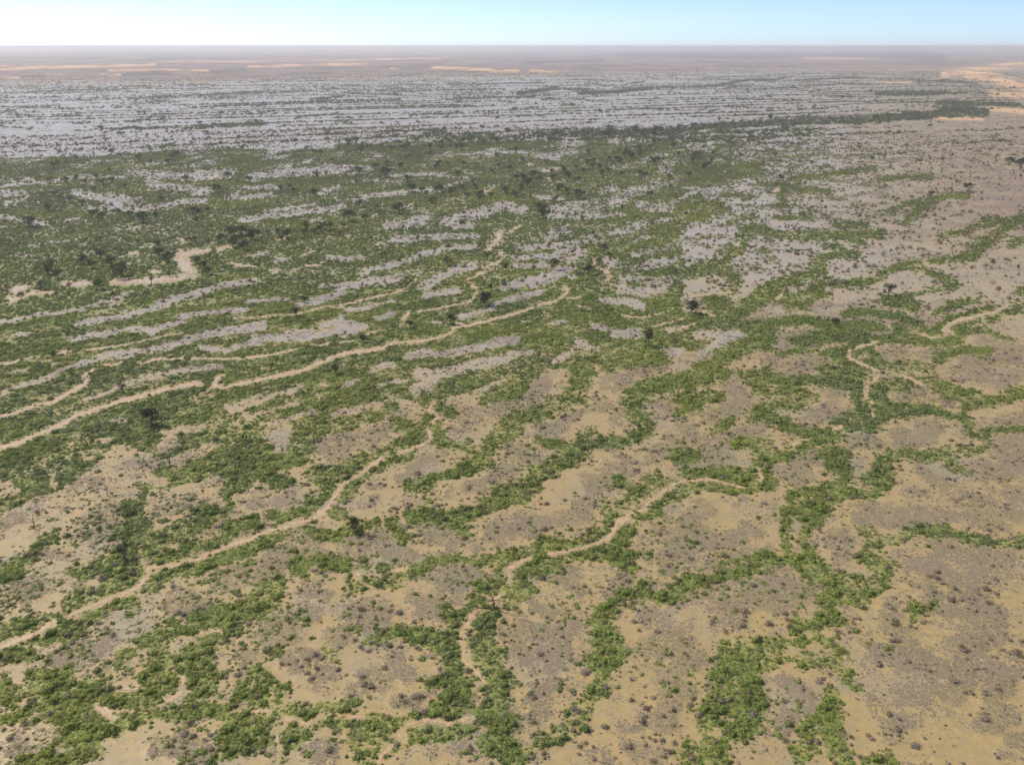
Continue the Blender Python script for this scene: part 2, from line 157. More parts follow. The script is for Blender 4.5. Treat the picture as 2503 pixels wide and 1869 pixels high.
MUD = '''
K 50 600,60 800,90 1000,100; 50 1000,60 1250,60; 60 1350,60 1500,110 1681,60; 55 1150,230 1250,300 1400,300 1550,310; 60 950,380 1100,440 1300,470 1400,420; 85 1350,560 1450,680 1490,760 1320,700; 55 800,640 880,760 930,830 790,720; 40 1100,650 1200,650; 85 1300,830 1490,830 1350,900 1300,1000; 75 720,960 950,960 1100,1020 1250,1100 1450,1080; 65 900,1200 1100,1200 1250,1200 1350,1150; 65 750,1250 800,1350 950,1350 830,1450; 75 1500,1250 1600,1330 1450,1380 1550,1200; 55 450,180 550,250 480,330; 65 0,550 150,500 220,570 50,620; 55 150,1120 220,1180 260,1230; 50 1620,1480 1681,1500; 30 1540,1590 1660,1620; 50 1600,1150 1540,1050; 60 100,1450 160,1380
J 60 100,100 300,90 450,50; 50 0,190 200,150; 70 1000,350 1080,250 1150,150 1250,60; 60 1200,230 1400,200 1550,150; 25 800,300 900,330; 50 300,400 400,470 450,530; 45 170,640 300,670; 60 100,800 300,820 400,790; 60 60,950 200,960 350,920; 40 150,1060 300,1000; 70 900,700 1000,790 1150,800 1100,880 920,880; 60 1100,940 1200,960 1050,1000; 80 1000,1100 1050,1180 1150,1200 1000,1300; 60 1350,660 1500,640 1681,600; 60 1380,760 1480,750; 95 900,1400 1000,1350 870,1500 950,1580 770,1500; 60 560,1600 620,1610; 60 180,1200 300,1150; 50 150,1330 230,1290
I 60 100,350 200,300 50,420; 60 350,520 430,560; 50 550,220 700,230 800,190; 50 850,310 1000,330; 60 1150,180 1250,200 1200,130; 60 1550,160 1681,120 1600,200; 50 1200,480 1350,440 1450,440; 50 150,730 300,700 400,690; 70 650,680 800,640 800,720 700,760; 55 980,620 1150,640 1050,690; 60 80,800 250,830 120,880; 60 500,830 600,810 550,880; 70 250,950 450,1050 400,1130; 55 700,1100 850,1130 650,1180 600,1230 800,1060; 60 900,980 1000,1060; 40 950,1220 1080,1210; 60 350,1560 500,1580; 60 1620,800 1650,860; 50 1640,1300 1660,1380; 50 1200,1580 1330,1540; 40 50,1560 90,1590
H 50 0,130 120,80; 40 200,300 400,290; 50 100,520 250,540; 30 440,500 480,510; 60 1200,580 1280,650 1130,660; 60 1380,520 1500,450 1620,400; 45 600,930 720,830 520,950; 50 1550,980 1640,930; 60 100,1510 150,1560; 60 1150,1480 1250,1550 1000,1550; 40 1250,140 1450,110; 40 330,1000 430,1000; 50 1180,1620 1300,1600
E 70 1700,700 1850,760 1750,850; 60 1950,720 2203,650; 70 600,1000 750,980 900,930 1050,920; 60 650,1080 780,1080; 60 1150,700 1250,720; 50 1350,1180 1500,1100 1620,1080; 40 1200,1270 1350,1230; 40 1000,1350 1050,1340; 45 1650,1400 1800,1380 1950,1330 2150,1200; 40 950,1500 1050,1470; 50 150,1500 300,1430; 60 0,1500 40,1480
F 70 250,400 300,470 200,600 50,680; 60 850,430 1000,440 1100,360 1300,330; 40 800,500 950,500; 60 740,650 780,640; 40 450,780 600,730; 50 300,850 450,830; 60 870,800 900,790; 50 100,1050 200,1120; 50 1300,650 1350,700; 70 1480,830 1550,900; 70 1700,750 1850,680 2000,600; 60 1850,470 2000,560; 65 1800,930 2000,880 2150,850; 40 880,1030 1000,1090 1150,1150; 60 1250,1080 1400,1000; 60 800,1200 1100,1200 700,1260; 65 1700,1080 1850,1130 1750,1160; 70 700,1400 750,1330 650,1500 550,1560; 60 390,1600 420,1600; 70 1600,1500 1700,1550 1550,1600; 30 1930,1480 1970,1470
G 55 50,300 250,270 500,290 300,360 100,380; 40 150,60 350,40 250,120; 50 1000,230 1200,220 1100,280; 50 1300,260 1480,220; 50 1850,110 2000,150 2203,180; 50 1700,280 1950,280 2203,250; 70 1500,380 1750,400 2000,450 2203,400; 55 500,540 600,580 550,650; 50 550,720 700,720 400,740; 50 1180,570 1350,530; 40 1500,620 1600,630; 60 1130,850 1200,920; 70 1350,830 1450,900 1200,940; 50 700,980 900,960; 40 990,1000 1020,1000; 70 300,1130 380,1220 310,1280; 60 1300,1200 1450,1280 1550,1350; 50 1250,1400 1400,1380; 90 1850,1200 2000,1250 2150,1150 2203,1050; 70 2000,1000 2203,950; 60 2000,800 2203,760; 70 1650,1420 1900,1500 1800,1580 2100,1600; 60 1500,1560 1300,1550 900,1550; 50 800,1560 900,1500; 60 1950,1350 2150,1400; 40 950,60 1100,50
'''
ROWS = '''
T 11 1200,690 1500,680 1800,665 2213,655; 8 700,835 950,830 1200,825; 11 1200,822 1500,800 1700,780; 8 0,790 150,780; 6 0,820 200,825; 5 330,650 600,645 900,630 1150,620; 6 1150,620 1600,600 2000,590; 4 150,597 400,583 800,578; 7 380,905 600,890; 5 0,690 500,700 900,690; 4 0,630 400,625; 6 450,795 700,790 1100,770; 5 900,740 1300,730 1700,715 2213,700; 6 1900,760 2213,725; 5 0,740 500,745; 5 600,860 900,850; 5 1300,760 1800,750; 5 300,950 560,930; 4 0,665 300,655; 3 800,555 1400,545; 3 900,520 1170,525; 3 1600,495 1900,490; 7 2000,640 2213,620
U 12 0,650 200,650 380,645; 4 630,580 1050,575; 4 100,583 600,583; 7 640,640 1000,630 1250,625; 10 1150,605 1400,570 1600,580; 9 1540,605 1800,592 2000,570 2213,562; 4 1840,545 1960,525; 5 0,700 400,690 800,680; 7 300,740 700,735 1000,715 1300,690; 5 1300,640 1600,640; 4 0,600 400,610; 6 0,760 250,755; 5 1000,760 1400,740 1800,720; 6 500,690 900,690; 4 1500,515 1840,525; 5 640,485 950,490; 4 750,462 1200,470; 5 1900,480 2213,482; 5 2000,360 2213,365; 6 1750,690 2213,710; 4 700,545 1300,535; 5 700,660 1100,650
V 11 0,562 200,560 350,530 450,515 600,515 720,490; 4 0,487 300,485 500,470 830,455; 18 980,455 1100,465 1200,470; 9 1200,440 1400,420; 8 1150,490 1230,480; 3 400,580 700,565 1000,545 1400,540; 9 1270,605 1500,605 1700,600 1850,600; 5 750,515 1000,505 1300,490; 6 1330,440 1700,430; 4 300,420 900,430; 6 900,400 1300,400 1500,400; 5 1400,460 1620,480; 4 1600,520 1900,540; 5 850,620 1300,630; 4 0,640 500,640 800,650; 5 300,690 700,700 1000,690; 5 1100,660 1600,660; 3 1700,560 2000,550; 4 1900,470 2150,490; 5 1900,600 2050,610; 6 700,385 1100,395; 5 1650,520 1730,515
'''
FARWOOD = '''
V 10 -400,352 0,350 600,350 1000,355 1400,358 1700,366; 7 -800,316 0,314 700,312 1500,318; 8 1000,335 1600,345; 6 0,368 700,366; 6 2000,330 2300,330
U 5 1100,318 1700,318 2213,316; 4 1950,360 2213,362; 3 0,318 900,320; 3 1200,400 1700,395
T 3 0,320 900,325 2213,322; 3 500,350 1200,355; 3 1000,372 1250,372; 3 0,372 700,375
'''
SAND = '''
T 9 0,455 300,440 700,432 1000,420; 5 300,492 600,486 780,488; 4 0,430 300,425; 8 1600,435 1900,428 2213,420; 4 700,460 1100,455 1350,464; 5 1000,398 1500,402 2213,392; 4 0,500 120,502
U 7 0,422 180,416; 5 0,392 300,385 700,375; 9 600,440 700,445 850,452 1000,460; 6 1000,460 1200,465 1540,466; 3 250,448 380,448
V 35 1850,470 2000,500 2213,560; 22 1700,480 2000,440 2213,420; 8 1250,540 1500,530; 6 800,378 1100,380 1300,376; 20 2000,600 2213,620; 18 2000,700 2213,720; 10 1650,760 1950,770
'''
WOODS = '''
V 20 -60,840 0,830 200,815 450,800 700,785 1000,775 1300,765 1500,748; 24 1450,745 1600,750 1720,715; 26 1720,700 1850,715 1960,735; 12 1650,670 1750,660 1850,672 2000,672 2180,678; 12 1270,605 1500,605 1700,600
U 22 850,930 1100,920 1250,870 1400,870 1600,875 1800,860 2000,855 2213,835; 34 1700,1040 1900,1010 2050,930 2213,900; 20 550,870 660,850; 24 0,950 300,960 600,960 800,940; 10 1150,605 1400,570; 9 1540,605 1800,592 2000,570
B 30 1080,190 1200,130 1350,90 1500,60 1700,20; 22 0,400 150,370 250,290; 22 450,200 620,210 760,180 900,130; 16 820,240 1200,200; 16 1250,330 1340,330
A 26 1500,480 1700,490 1850,490 2000,450 2213,430; 22 550,340 800,350 1100,370; 26 1000,560 1150,560 1300,500; 40 0,690 400,700 700,660; 26 200,800 500,800 800,720; 22 1250,700 1400,690 1400,600
T 9 1200,830 1700,800
'''
CH, GR, OP, MU, RO, FW, SA, WO = [parse(t) for t in (CHANNELS, GREEN, OPEN, MUD, ROWS, FARWOOD, SAND, WOODS)]
BASES = []
for k, t in BASE:
    ox, oy, s = SHEET[k]; BASES.append(np.array([(ox + float(q.split(',')[0]) * s, oy + float(q.split(',')[1]) * s) for q in t.split()]))

# survey mesh: finer where the plain is seen closer to edge-on
GX = np.arange(-600, 3105, 5.0)
GY = np.concatenate([np.array([116.2, 116.6, 117.2, 118]), np.arange(119, 200, 1.0), np.arange(200, 400, 2.0), np.arange(400, 2320, 3.5)])
PX, PY = np.meshgrid(GX, GY)
WX, WY = to_ground(PX, PY)
MPP = (WY * cp + H * sp_) / FPX
DEP = np.arctan2(H, np.hypot(WX, WY))
wamp = np.clip(3.0 / MPP, 1.5, 30); lam = np.maximum(9.0, MPP * 45)
lamq = 2.0 ** np.round(np.log2(lam))
PXW = PX + wamp * fbm(WX / lamq, WY / lamq, 3)
PYW = PY + wamp * 0.8 * fbm(WX / lamq + 91.7, WY / lamq + 33.1, 3) * np.clip(np.sin(DEP) * 1.5, 0.08, 1)
def paint(strokes, soft=0.3, grow=0.0, warp=True, gain=1.0):
    out = np.zeros_like(PX)
    qx, qy = (PXW, PYW) if warp else (PX, PY)
    for hw, pts in strokes:
        hw = hw * gain + grow; m = hw * (1 + soft) + 40
        if len(pts) == 1: pts = pts * 2
        for (x0, y0), (x1, y1) in zip(pts[:-1], pts[1:]):
            i0 = np.searchsorted(GX, min(x0, x1) - m); i1 = np.searchsorted(GX, max(x0, x1) + m)
            j0 = np.searchsorted(GY, min(y0, y1) - m); j1 = np.searchsorted(GY, max(y0, y1) + m)
            if i1 <= i0 or j1 <= j0: continue
            X = qx[j0:j1, i0:i1]; Y = qy[j0:j1, i0:i1]
            dx, dy = x1 - x0, y1 - y0; L = dx * dx + dy * dy + 1e-9
            t = np.clip(((X - x0) * dx + (Y - y0) * dy) / L, 0, 1)
            d = np.hypot(X - x0 - t * dx, Y - y0 - t * dy)
            v = 1 - sstep(hw * (1 - soft), hw * (1 + soft), d)
            out[j0:j1, i0:i1] = np.maximum(out[j0:j1, i0:i1], v)
    return out
def inside(poly):
    c = np.zeros(PX.shape, bool)
    for (x0, y0), (x1, y1) in zip(poly, np.roll(poly, -1, 0)):
        if y0 == y1: continue
        c ^= ((y0 > PYW) != (y1 > PYW)) & (PXW < (x1 - x0) * (PYW - y0) / (y1 - y0) + x0)
    return c.astype(float)

chan = paint(CH, 0.35, 0.8, warp=False)
chan_clear = 0.98 * paint(CH, 0.7, 0.4, warp=False)
RIVER = [(hw_, p_) for hw_, p_ in CH if p_[0][0] < 570 and 590 < p_[0][1] < 745]
river_clear = paint([(hw_ + 1, [(a_, c_ + 3) for a_, c_ in p_]) for hw_, p_ in RIVER], 0.4, 1.0, warp=False)
chan_clear = np.maximum(chan_clear, river_clear)
flank = paint(CH, 0.45, 4.0, gain=2.2)
openf = paint(OP, 0.6, gain=0.88)
green = np.maximum(paint(GR, 0.7, gain=1.15), paint(GR, 0.7, gain=1.42) * (PY > 1150) * (PX < 900)); green_rim = paint(GR, 0.9, gain=1.9)
mudf = paint(MU, 0.7, gain=1.4)
rows = paint(RO, 0.6, gain=0.75)
farw = paint(FW, 0.8, warp=False, gain=1.7)
sand = paint(SA, 0.8, gain=0.9)
woods = paint(WO, 0.4)
base = np.zeros_like(PX)
for p in BASES: base = np.maximum(base, inside(p))
hq0 = 2.0 ** np.round(np.log2(MPP * 40)); hair0 = fbm(WX / hq0 + 3, WY / (hq0 * 4) + 2, 3)
n_big = fbm(WX / 60, WY / 60, 4); n_mid = fbm(WX / 14 + 5, WY / 14, 4)
fq = np.maximum(4.5, 2.0 ** np.round(np.log2(MPP * 14))); n_fine = fbm(WX / fq + 3, WY / fq + 8, 3)
tq = np.maximum(1.7, 2.0 ** np.round(np.log2(MPP * 9))); n_tiny = fbm(WX / tq + 31, WY / tq + 5, 2)
farmix = sstep(420, 330, PY)                 # 0 near .. 1 far flood plain
# far flood plain: long thin lines of scrub with water between
rowlam = np.maximum(60.0, MPP * 130)
rq = 2.0 ** np.round(np.log2(rowlam))
streak = fbm(WX / (rq * 1.2), (WY - 0.55 * WX) / (rq * 1.0) + 7, 4)
fine = fbm(WX / (rq * .35), (WY - 0.4 * WX) / (rq * .7) + 3, 4)
sand = sand * np.clip(0.60 + (1.0 * fine + 1.6 * hair0) * (PY < 200), 0, 1)
def rowline(X, Y):               # lines of scrub standing along the old flood channels of the far plain
    u = (Y - 0.45 * X + 70 * fbm(X / 900, Y / 400, 3)) / 82.0
    ln = sstep(0.60, 0.95, 0.5 + 0.5 * np.cos(2 * math.pi * u) + 0.22 * vnoise(X / 15, Y / 15))
    return ln * np.clip(0.50 + 1.5 * fbm(X / 260 + 5, np.floor(u + .5) * 3.7, 3), 0, 1)
lines = rowline(WX, WY) * farmix
farveg = np.clip(0.02 + 0.15 * streak + 0.25 * fine, 0, 0.3) * farmix
hq = 2.0 ** np.round(np.log2(MPP * 22)); hair = fbm(WX / hq, (WY - .3 * WX) / hq + 11, 3)
base = base * np.where(PY < 500, np.clip(0.45 + (PY - 335) / 130 + 1.5 * fine + .8 * hair, 0.05, 1), 1)
openr = sstep(0.28, 0.72, openf + 0.55 * n_fine * (openf > .02) * (openf < .98) + 0.12 * n_mid)
base_d = base * (1 - 0.90 * openr) * np.clip(0.86 + 0.45 * n_mid + .3 * n_fine + .3 * n_tiny, 0.12, 1)
green_r = sstep(0.08, 0.75, green + (0.55 * n_fine + .3 * n_tiny) * (green > .02))
veg = np.maximum(np.maximum(base_d, green_r * np.clip(0.84 + 0.5 * n_mid + .35 * n_tiny, 0.3, 1)), np.maximum(rows * np.clip(0.5 + 0.5 * fine, .1, .8), farveg))
speck = np.clip(0.10 + 0.9 * n_mid + 0.5 * n_big + .5 * n_fine, 0, .6) * sstep(1350, 1500, PX) * sstep(2350, 1900, PX + 150 * n_big) * sstep(300, 360, PY) * sstep(820, 640, PY)
veg = np.maximum(veg, speck)
veg = np.maximum(veg, green_rim * np.clip(0.26 + .5 * n_mid + .25 * n_tiny, 0, .55))
veg = np.maximum(veg, np.clip(0.20 + .7 * n_mid + .5 * n_tiny, 0, .5) * sstep(1150, 600, PX + 120 * n_big) * sstep(1120, 1300, PY))
veg = np.maximum(veg, np.clip(0.07 + .35 * n_mid + .35 * n_tiny, 0, .3) * sstep(950, 1050, PY) * sstep(2300, 2050, PX))
veg = np.maximum(veg, flank * 0.45 * (PY > 560))
veg = np.maximum(veg, woods * 0.9)
redland = np.maximum(sstep(224, 178, PY + 10 * hair0 + (PX - 400) * 0.018 * (PX > 400) + 4 * n_big), 0)     # dry dune country beyond the water
redland = np.maximum(redland, 0.6 * sstep(2250, 2480, PX + 0.5 * (PY - 500) * (PY < 520) + 130 * n_big) * (PY < 560) * (PY > 170))
redland = np.maximum(redland, 0.3 * sstep(1900, 2300, PX + 120 * n_big) * (PY > 300) * (PY < 700))
veg *= (1 - chan_clear) * (1 - 0.97 * redland * (PY < 330) * (1 - woods))
veg = veg * (0.1 + 0.9 * sstep(184, 212, PY + (PX - 400) * 0.018 * (PX > 400)))
sparse = np.clip(0.10 + 0.25 * n_big, 0.02, 0.3)
rightbrown = sstep(1700, 2400, PX + 200 * n_big) * sstep(900, 500, PY)
midmud = sstep(1000, 500, PY)
mud = np.maximum(np.clip(mudf * (0.9 + .3 * n_mid), 0, 1), openr * (0.55 + 0.4 * n_mid))
near_mud = np.clip(0.44 + 0.6 * n_mid + 0.3 * n_big, 0, .75) * (PY > 700)
mud = np.maximum(mud, near_mud)
mud = np.maximum(mud, midmud * np.clip(0.42 + 0.5 * n_mid + 0.35 * rightbrown, 0, 0.85) * (1 - openf))
mud = np.maximum(mud, 0.55 * speck)
mud = np.maximum(mud, farmix * np.clip(0.30 + 0.25 * streak + 0.3 * fine + 0.7 * hair + .6 * lines, 0, 1))
mud = np.maximum(mud, redland); mud = np.clip(mud, 0, 1) * (1 - chan)
farw = np.maximum(farw, 0.8 * sstep(-0.05, .5, fine + .5 * streak) * redland * (PY < 200) * (1 - sand))
wet = np.maximum(openr * sstep(1150, 750, PY), sstep(900, 560, PY)) * (1 - redland) * (1 - sand)
wet = np.maximum(wet * np.clip(0.85 + .5 * n_mid, 0.3, 1) * (1 - 0.5 * rightbrown), 0) * (1 - chan)
herb = np.maximum(np.maximum(green_r * np.clip(.85 + .5 * n_mid, .3, 1), base_d), speck * .9) * (0.72 + 0.28 * sstep(430, 720, PY)) * (1 - chan)
FIELDS = dict(wet=wet, herb=herb, veg=veg, mud=mud, chan=chan, redland=redland, sand=sand, farwood=farw)
def sample(f, X, Y):
    x, y = to_px(X, Y)
    fi = np.clip((x - GX[0]) / 5.0, 0, len(GX) - 1.001); fj = np.clip(np.interp(y, GY, np.arange(len(GY))), 0, len(GY) - 1.001)
    i = fi.astype(int); j = fj.astype(int); a = fi - i; b = fj - j
    return (f[j, i] * (1 - a) + f[j, i + 1] * a) * (1 - b) + (f[j + 1, i] * (1 - a) + f[j + 1, i + 1] * a) * b

# ------------------------------------------------------------------ materials
def new_mat(name):
    m = bpy.data.materials.new(name); m.use_nodes = True
    nt = m.node_tree; nt.nodes.remove(nt.nodes['Principled BSDF'])
    return m, nt
class NB:
    def __init__(s, nt): s.nt = nt; s.out = nt.nodes['Material Output']
    def node(s, t, ins=None, **kw):
        n = s.nt.nodes.new(t)
        for k, v in kw.items(): setattr(n, k, v)
        for k, v in (ins or {}).items(): s.put(n.inputs[k], v)
        return n
    def put(s, sock, v):
        if hasattr(v, 'is_output'): s.nt.links.new(v, sock)
        else:
            if sock.type == 'RGBA' and not hasattr(v, '__len__'): v = (v, v, v, 1)
            elif sock.type == 'RGBA' and len(v) == 3: v = (*v, 1)
            sock.default_value = v
    def math(s, op, a, b=0.0, clamp=False):
        n = s.node('ShaderNodeMath', {0: a, 1: b}, operation=op, use_clamp=clamp); return n.outputs[0]
    def ramp(s, v, a, b, c=0.0, d=1.0, smooth=True):
        n = s.node('ShaderNodeMapRange', {0: v, 1: a, 2: b, 3: c, 4: d}, interpolation_type='SMOOTHSTEP' if smooth else 'LINEAR'); return n.outputs[0]
    def mix(s, f, a, b):
        n = s.node('ShaderNodeMix', data_type='RGBA')
        s.put(n.inputs[0], f); s.put(n.inputs[6], a); s.put(n.inputs[7], b); return n.outputs[2]
    def noise(s, vec, scale, detail=4, rough=0.55, out=0):
        n = s.node('ShaderNodeTexNoise', {'Vector': vec, 'Scale': scale, 'Detail': detail, 'Roughness': rough}); return n.outputs[out]
    def attr(s, name): return s.node('ShaderNodeAttribute', attribute_name=name).outputs['Fac']
    def bsdf(s, col, rough, spec=0.5, normal=None):
        ins = {'Base Color': col, 'Roughness': rough, 'Specular IOR Level': spec}
        if normal is not None: ins['Normal'] = normal
        return s.node('ShaderNodeBsdfPrincipled', ins).outputs[0]

def ground_material():
    m, nt = new_mat('flood_plain_soil'); b = NB(nt)
    pos = b.node('ShaderNodeNewGeometry').outputs['Position']
    veg, mud, chan, red, sandf, fw, wet, herbf = [b.attr(k) for k in ('veg', 'mud', 'chan', 'redland', 'sand', 'farwood', 'wet', 'herb')]
    n20 = b.noise(pos, 0.05, 5); n4 = b.noise(pos, 0.28, 5); n1 = b.noise(pos, 1.3, 4, 0.6); nf = b.noise(pos, 5.0, 3, 0.6)
    # clay crust broken into polygons with pale silt in the cracks
    warp = b.node('ShaderNodeVectorMath', {0: pos, 1: b.node('ShaderNodeVectorMath', {0: b.noise(pos, 0.55, 3, 0.6, 1), 'Scale': 2.2}, operation='SCALE').outputs[0]}, operation='ADD').outputs[0]
    flat = b.node('ShaderNodeVectorMath', {0: warp, 1: (1, 1, 0)}, operation='MULTIPLY').outputs[0]
    vor = b.node('ShaderNodeTexVoronoi', {'Vector': flat, 'Scale': 1.0, 'Randomness': 1.0}, feature='DISTANCE_TO_EDGE').outputs['Distance']
    vor2 = b.node('ShaderNodeTexVoronoi', {'Vector': flat, 'Scale': 2.2, 'Randomness': 1.0}, feature='DISTANCE_TO_EDGE').outputs['Distance']
    edge = b.math('MINIMUM', vor, b.math('ADD', b.math('MULTIPLY', vor2, 0.8), b.ramp(n20, 0.42, 0.6, 0.0, 0.3)))
    strength = b.math('ADD', b.math('ADD', mud, b.math('MULTIPLY', b.math('SUBTRACT', n4, 0.5), 1.35)), b.math('MULTIPLY', b.math('SUBTRACT', n1, 0.5), 0.7))
    thr = b.ramp(strength, 0.0, 0.78, 0.40, 0.008, smooth=False)
    crust = b.math('DIVIDE', b.math('SUBTRACT', edge, thr), 0.055, True)
    crust = b.math('MAXIMUM', crust, b.ramp(red, 0.3, 0.9))
    silt = b.mix(b.ramp(n4, 0.35, 0.7), (0.430, 0.300, 0.118), (0.385, 0.285, 0.135))
    silt = b.mix(b.ramp(n20, 0.50, 0.70), silt, (0.32, 0.265, 0.160))
    silt = b.mix(b.ramp(nf, 0.45, 0.75, 0.0, 0.40), silt, (0.25, 0.19, 0.105))
    nst = b.noise(pos, 0.55, 6, 0.65)
    silt = b.mix(b.ramp(nst, 0.50, 0.70, 0.0, 0.55), silt, (0.255, 0.210, 0.130))
    silt = b.mix(b.ramp(nst, 0.48, 0.34, 0.0, 0.5), silt, (0.50, 0.355, 0.165))
    silt = b.mix(b.math('MULTIPLY', wet, 0.8), silt, (0.43, 0.365, 0.29))
    clay = b.mix(b.ramp(n1, 0.3, 0.7), (0.170, 0.138, 0.084), (0.268, 0.220, 0.138))
    clay = b.mix(b.ramp(n20, 0.42, 0.62), clay, (0.250, 0.195, 0.132))
    clay = b.mix(b.ramp(nf, 0.50, 0.72, 0.0, 0.65), clay, (0.105, 0.082, 0.060))
    clay = b.mix(b.math('MULTIPLY', wet, 0.7), clay, (0.230, 0.192, 0.155))
    dry = b.mix(b.ramp(n20, 0.35, 0.65), (0.300, 0.210, 0.175), (0.220, 0.170, 0.160))
    clay = b.mix(b.ramp(red, 0.1, 0.9), clay, dry)
    col = b.mix(crust, silt, clay)
    col = b.mix(sandf, col, (0.85, 0.50, 0.25))
    # low herbage between the shrubs
    herb = b.mix(b.ramp(n4, 0.35, 0.65), (0.140, 0.185, 0.038), (0.205, 0.245, 0.058))
    hf = b.math('MULTIPLY', b.ramp(b.math('ADD', herbf, b.math('MULTIPLY', b.math('SUBTRACT', n1, 0.5), 3.0)), 0.42, 0.90), 0.86)
    col = b.mix(hf, col, herb)
    col = b.mix(b.math('MULTIPLY', fw, 0.85), col, (0.030, 0.045, 0.045))
    wetrough = b.mix(hf, b.mix(crust, b.ramp(wet, 0.0, 0.8, 0.48, 0.30), 0.9), 0.95)
    spec = b.math('SUBTRACT', 0.36, b.math('MULTIPLY', b.math('MAXIMUM', crust, hf), 0.36))
    bump = b.node('ShaderNodeBump', {'Strength': 0.3, 'Distance': 0.08, 'Height': b.math('ADD', crust, b.math('MULTIPLY', nf, 0.4))}).outputs[0]
    nt.links.new(b.bsdf(col, wetrough, spec, bump), b.out.inputs[0])
    return m
def water_material():
    m, nt = new_mat('muddy_water'); b = NB(nt)
    pos = b.node('ShaderNodeNewGeometry').outputs['Position']
    n = b.noise(pos, 0.12, 3)
    col = b.mix(b.ramp(n, 0.3, 0.7), (0.50, 0.340, 0.172), (0.56, 0.39, 0.215))
    bump = b.node('ShaderNodeBump', {'Strength': 0.05, 'Distance': 0.05, 'Height': b.noise(pos, 1.5, 2)}).outputs[0]
    nt.links.new(b.bsdf(col, 0.32, 0.5, bump), b.out.inputs[0]); return m
def foliage_material(name, a, c, brown, amt):
    m, nt = new_mat(name); b = NB(nt)
    pos = b.node('ShaderNodeNewGeometry'); oi = b.node('ShaderNodeObjectInfo')
    isl = pos.outputs['Random Per Island']; rnd = oi.outputs['Random']
    big = b.noise(oi.outputs['Location'], 0.035, 3)
    col = b.mix(b.math('ADD', b.math('MULTIPLY', rnd, 0.5), b.ramp(big, 0.35, 0.65, 0.0, 0.5)), a, c)
    col = b.mix(b.math('MULTIPLY', b.ramp(rnd, 1 - amt, 1.0, 0.0, 0.85), 1.0), col, brown)
    grey = b.noise(oi.outputs['Location'], 0.011, 2)
    col = b.mix(b.ramp(grey, 0.48, 0.64, 0.0, 0.55), col, (c[0] * .52, c[1] * .56, c[2] * 1.05))
    col = b.mix(b.ramp(grey, 0.46, 0.34, 0.0, 0.5), col, (c[0] * 1.12, c[1] * .98, c[2] * .8))
    v = b.math('ADD', 0.62, b.math('MULTIPLY', isl, 0.76))
    col = b.node('ShaderNodeVectorMath', {0: col, 'Scale': v}, operation='SCALE').outputs[0]
    p = b.bsdf(col, 0.75, 0.2)
    tr = b.node('ShaderNodeBsdfTranslucent', {0: col}).outputs[0]
    nt.links.new(b.node('ShaderNodeMixShader', {0: 0.22, 1: p, 2: tr}).outputs[0], b.out.inputs[0]); return m
def wood_material(name, a, c):
    m, nt = new_mat(name); b = NB(nt)
    pos = b.node('ShaderNodeNewGeometry'); oi = b.node('ShaderNodeObjectInfo')
    n = b.noise(b.node('ShaderNodeTexCoord').outputs['Object'], 3.0, 4)
    col = b.mix(b.math('ADD', b.math('MULTIPLY', n, 0.5), b.math('MULTIPLY', oi.outputs['Random'], 0.5)), a, c)
    nt.links.new(b.bsdf(col, 0.85, 0.2), b.out.inputs[0]); return m
M_GROUND = ground_material(); M_WATER = water_material()
M_SHRUB = foliage_material('shrub_leaves', (0.112, 0.148, 0.036), (0.275, 0.320, 0.064), (0.205, 0.165, 0.090), 0.30)
M_TREE = foliage_material('tree_leaves', (0.062, 0.088, 0.036), (0.125, 0.155, 0.056), (0.16, 0.13, 0.07), 0.18)
M_LONE = foliage_material('dark_tree_leaves', (0.030, 0.044, 0.019), (0.070, 0.090, 0.034), (0.08, 0.075, 0.04), 0.12)
M_RUST = foliage_material('rusty_leaves', (0.085, 0.058, 0.030), (0.15, 0.10, 0.045), (0.13, 0.06, 0.035), 0.4)
M_GRASS = foliage_material('herb_leaves', (0.165, 0.205, 0.045), (0.25, 0.28, 0.075), (0.22, 0.19, 0.09), 0.2)
M_DRY = wood_material('dry_twigs', (0.165, 0.122, 0.080), (0.280, 0.225, 0.165))
M_BARK = wood_material('bark', (0.10, 0.08, 0.065), (0.19, 0.165, 0.14))
M_GREY = wood_material('grey_wood', (0.14, 0.115, 0.095), (0.25, 0.215, 0.185))
M_DEAD = wood_material('bleached_wood', (0.060, 0.045, 0.038), (0.13, 0.105, 0.09))

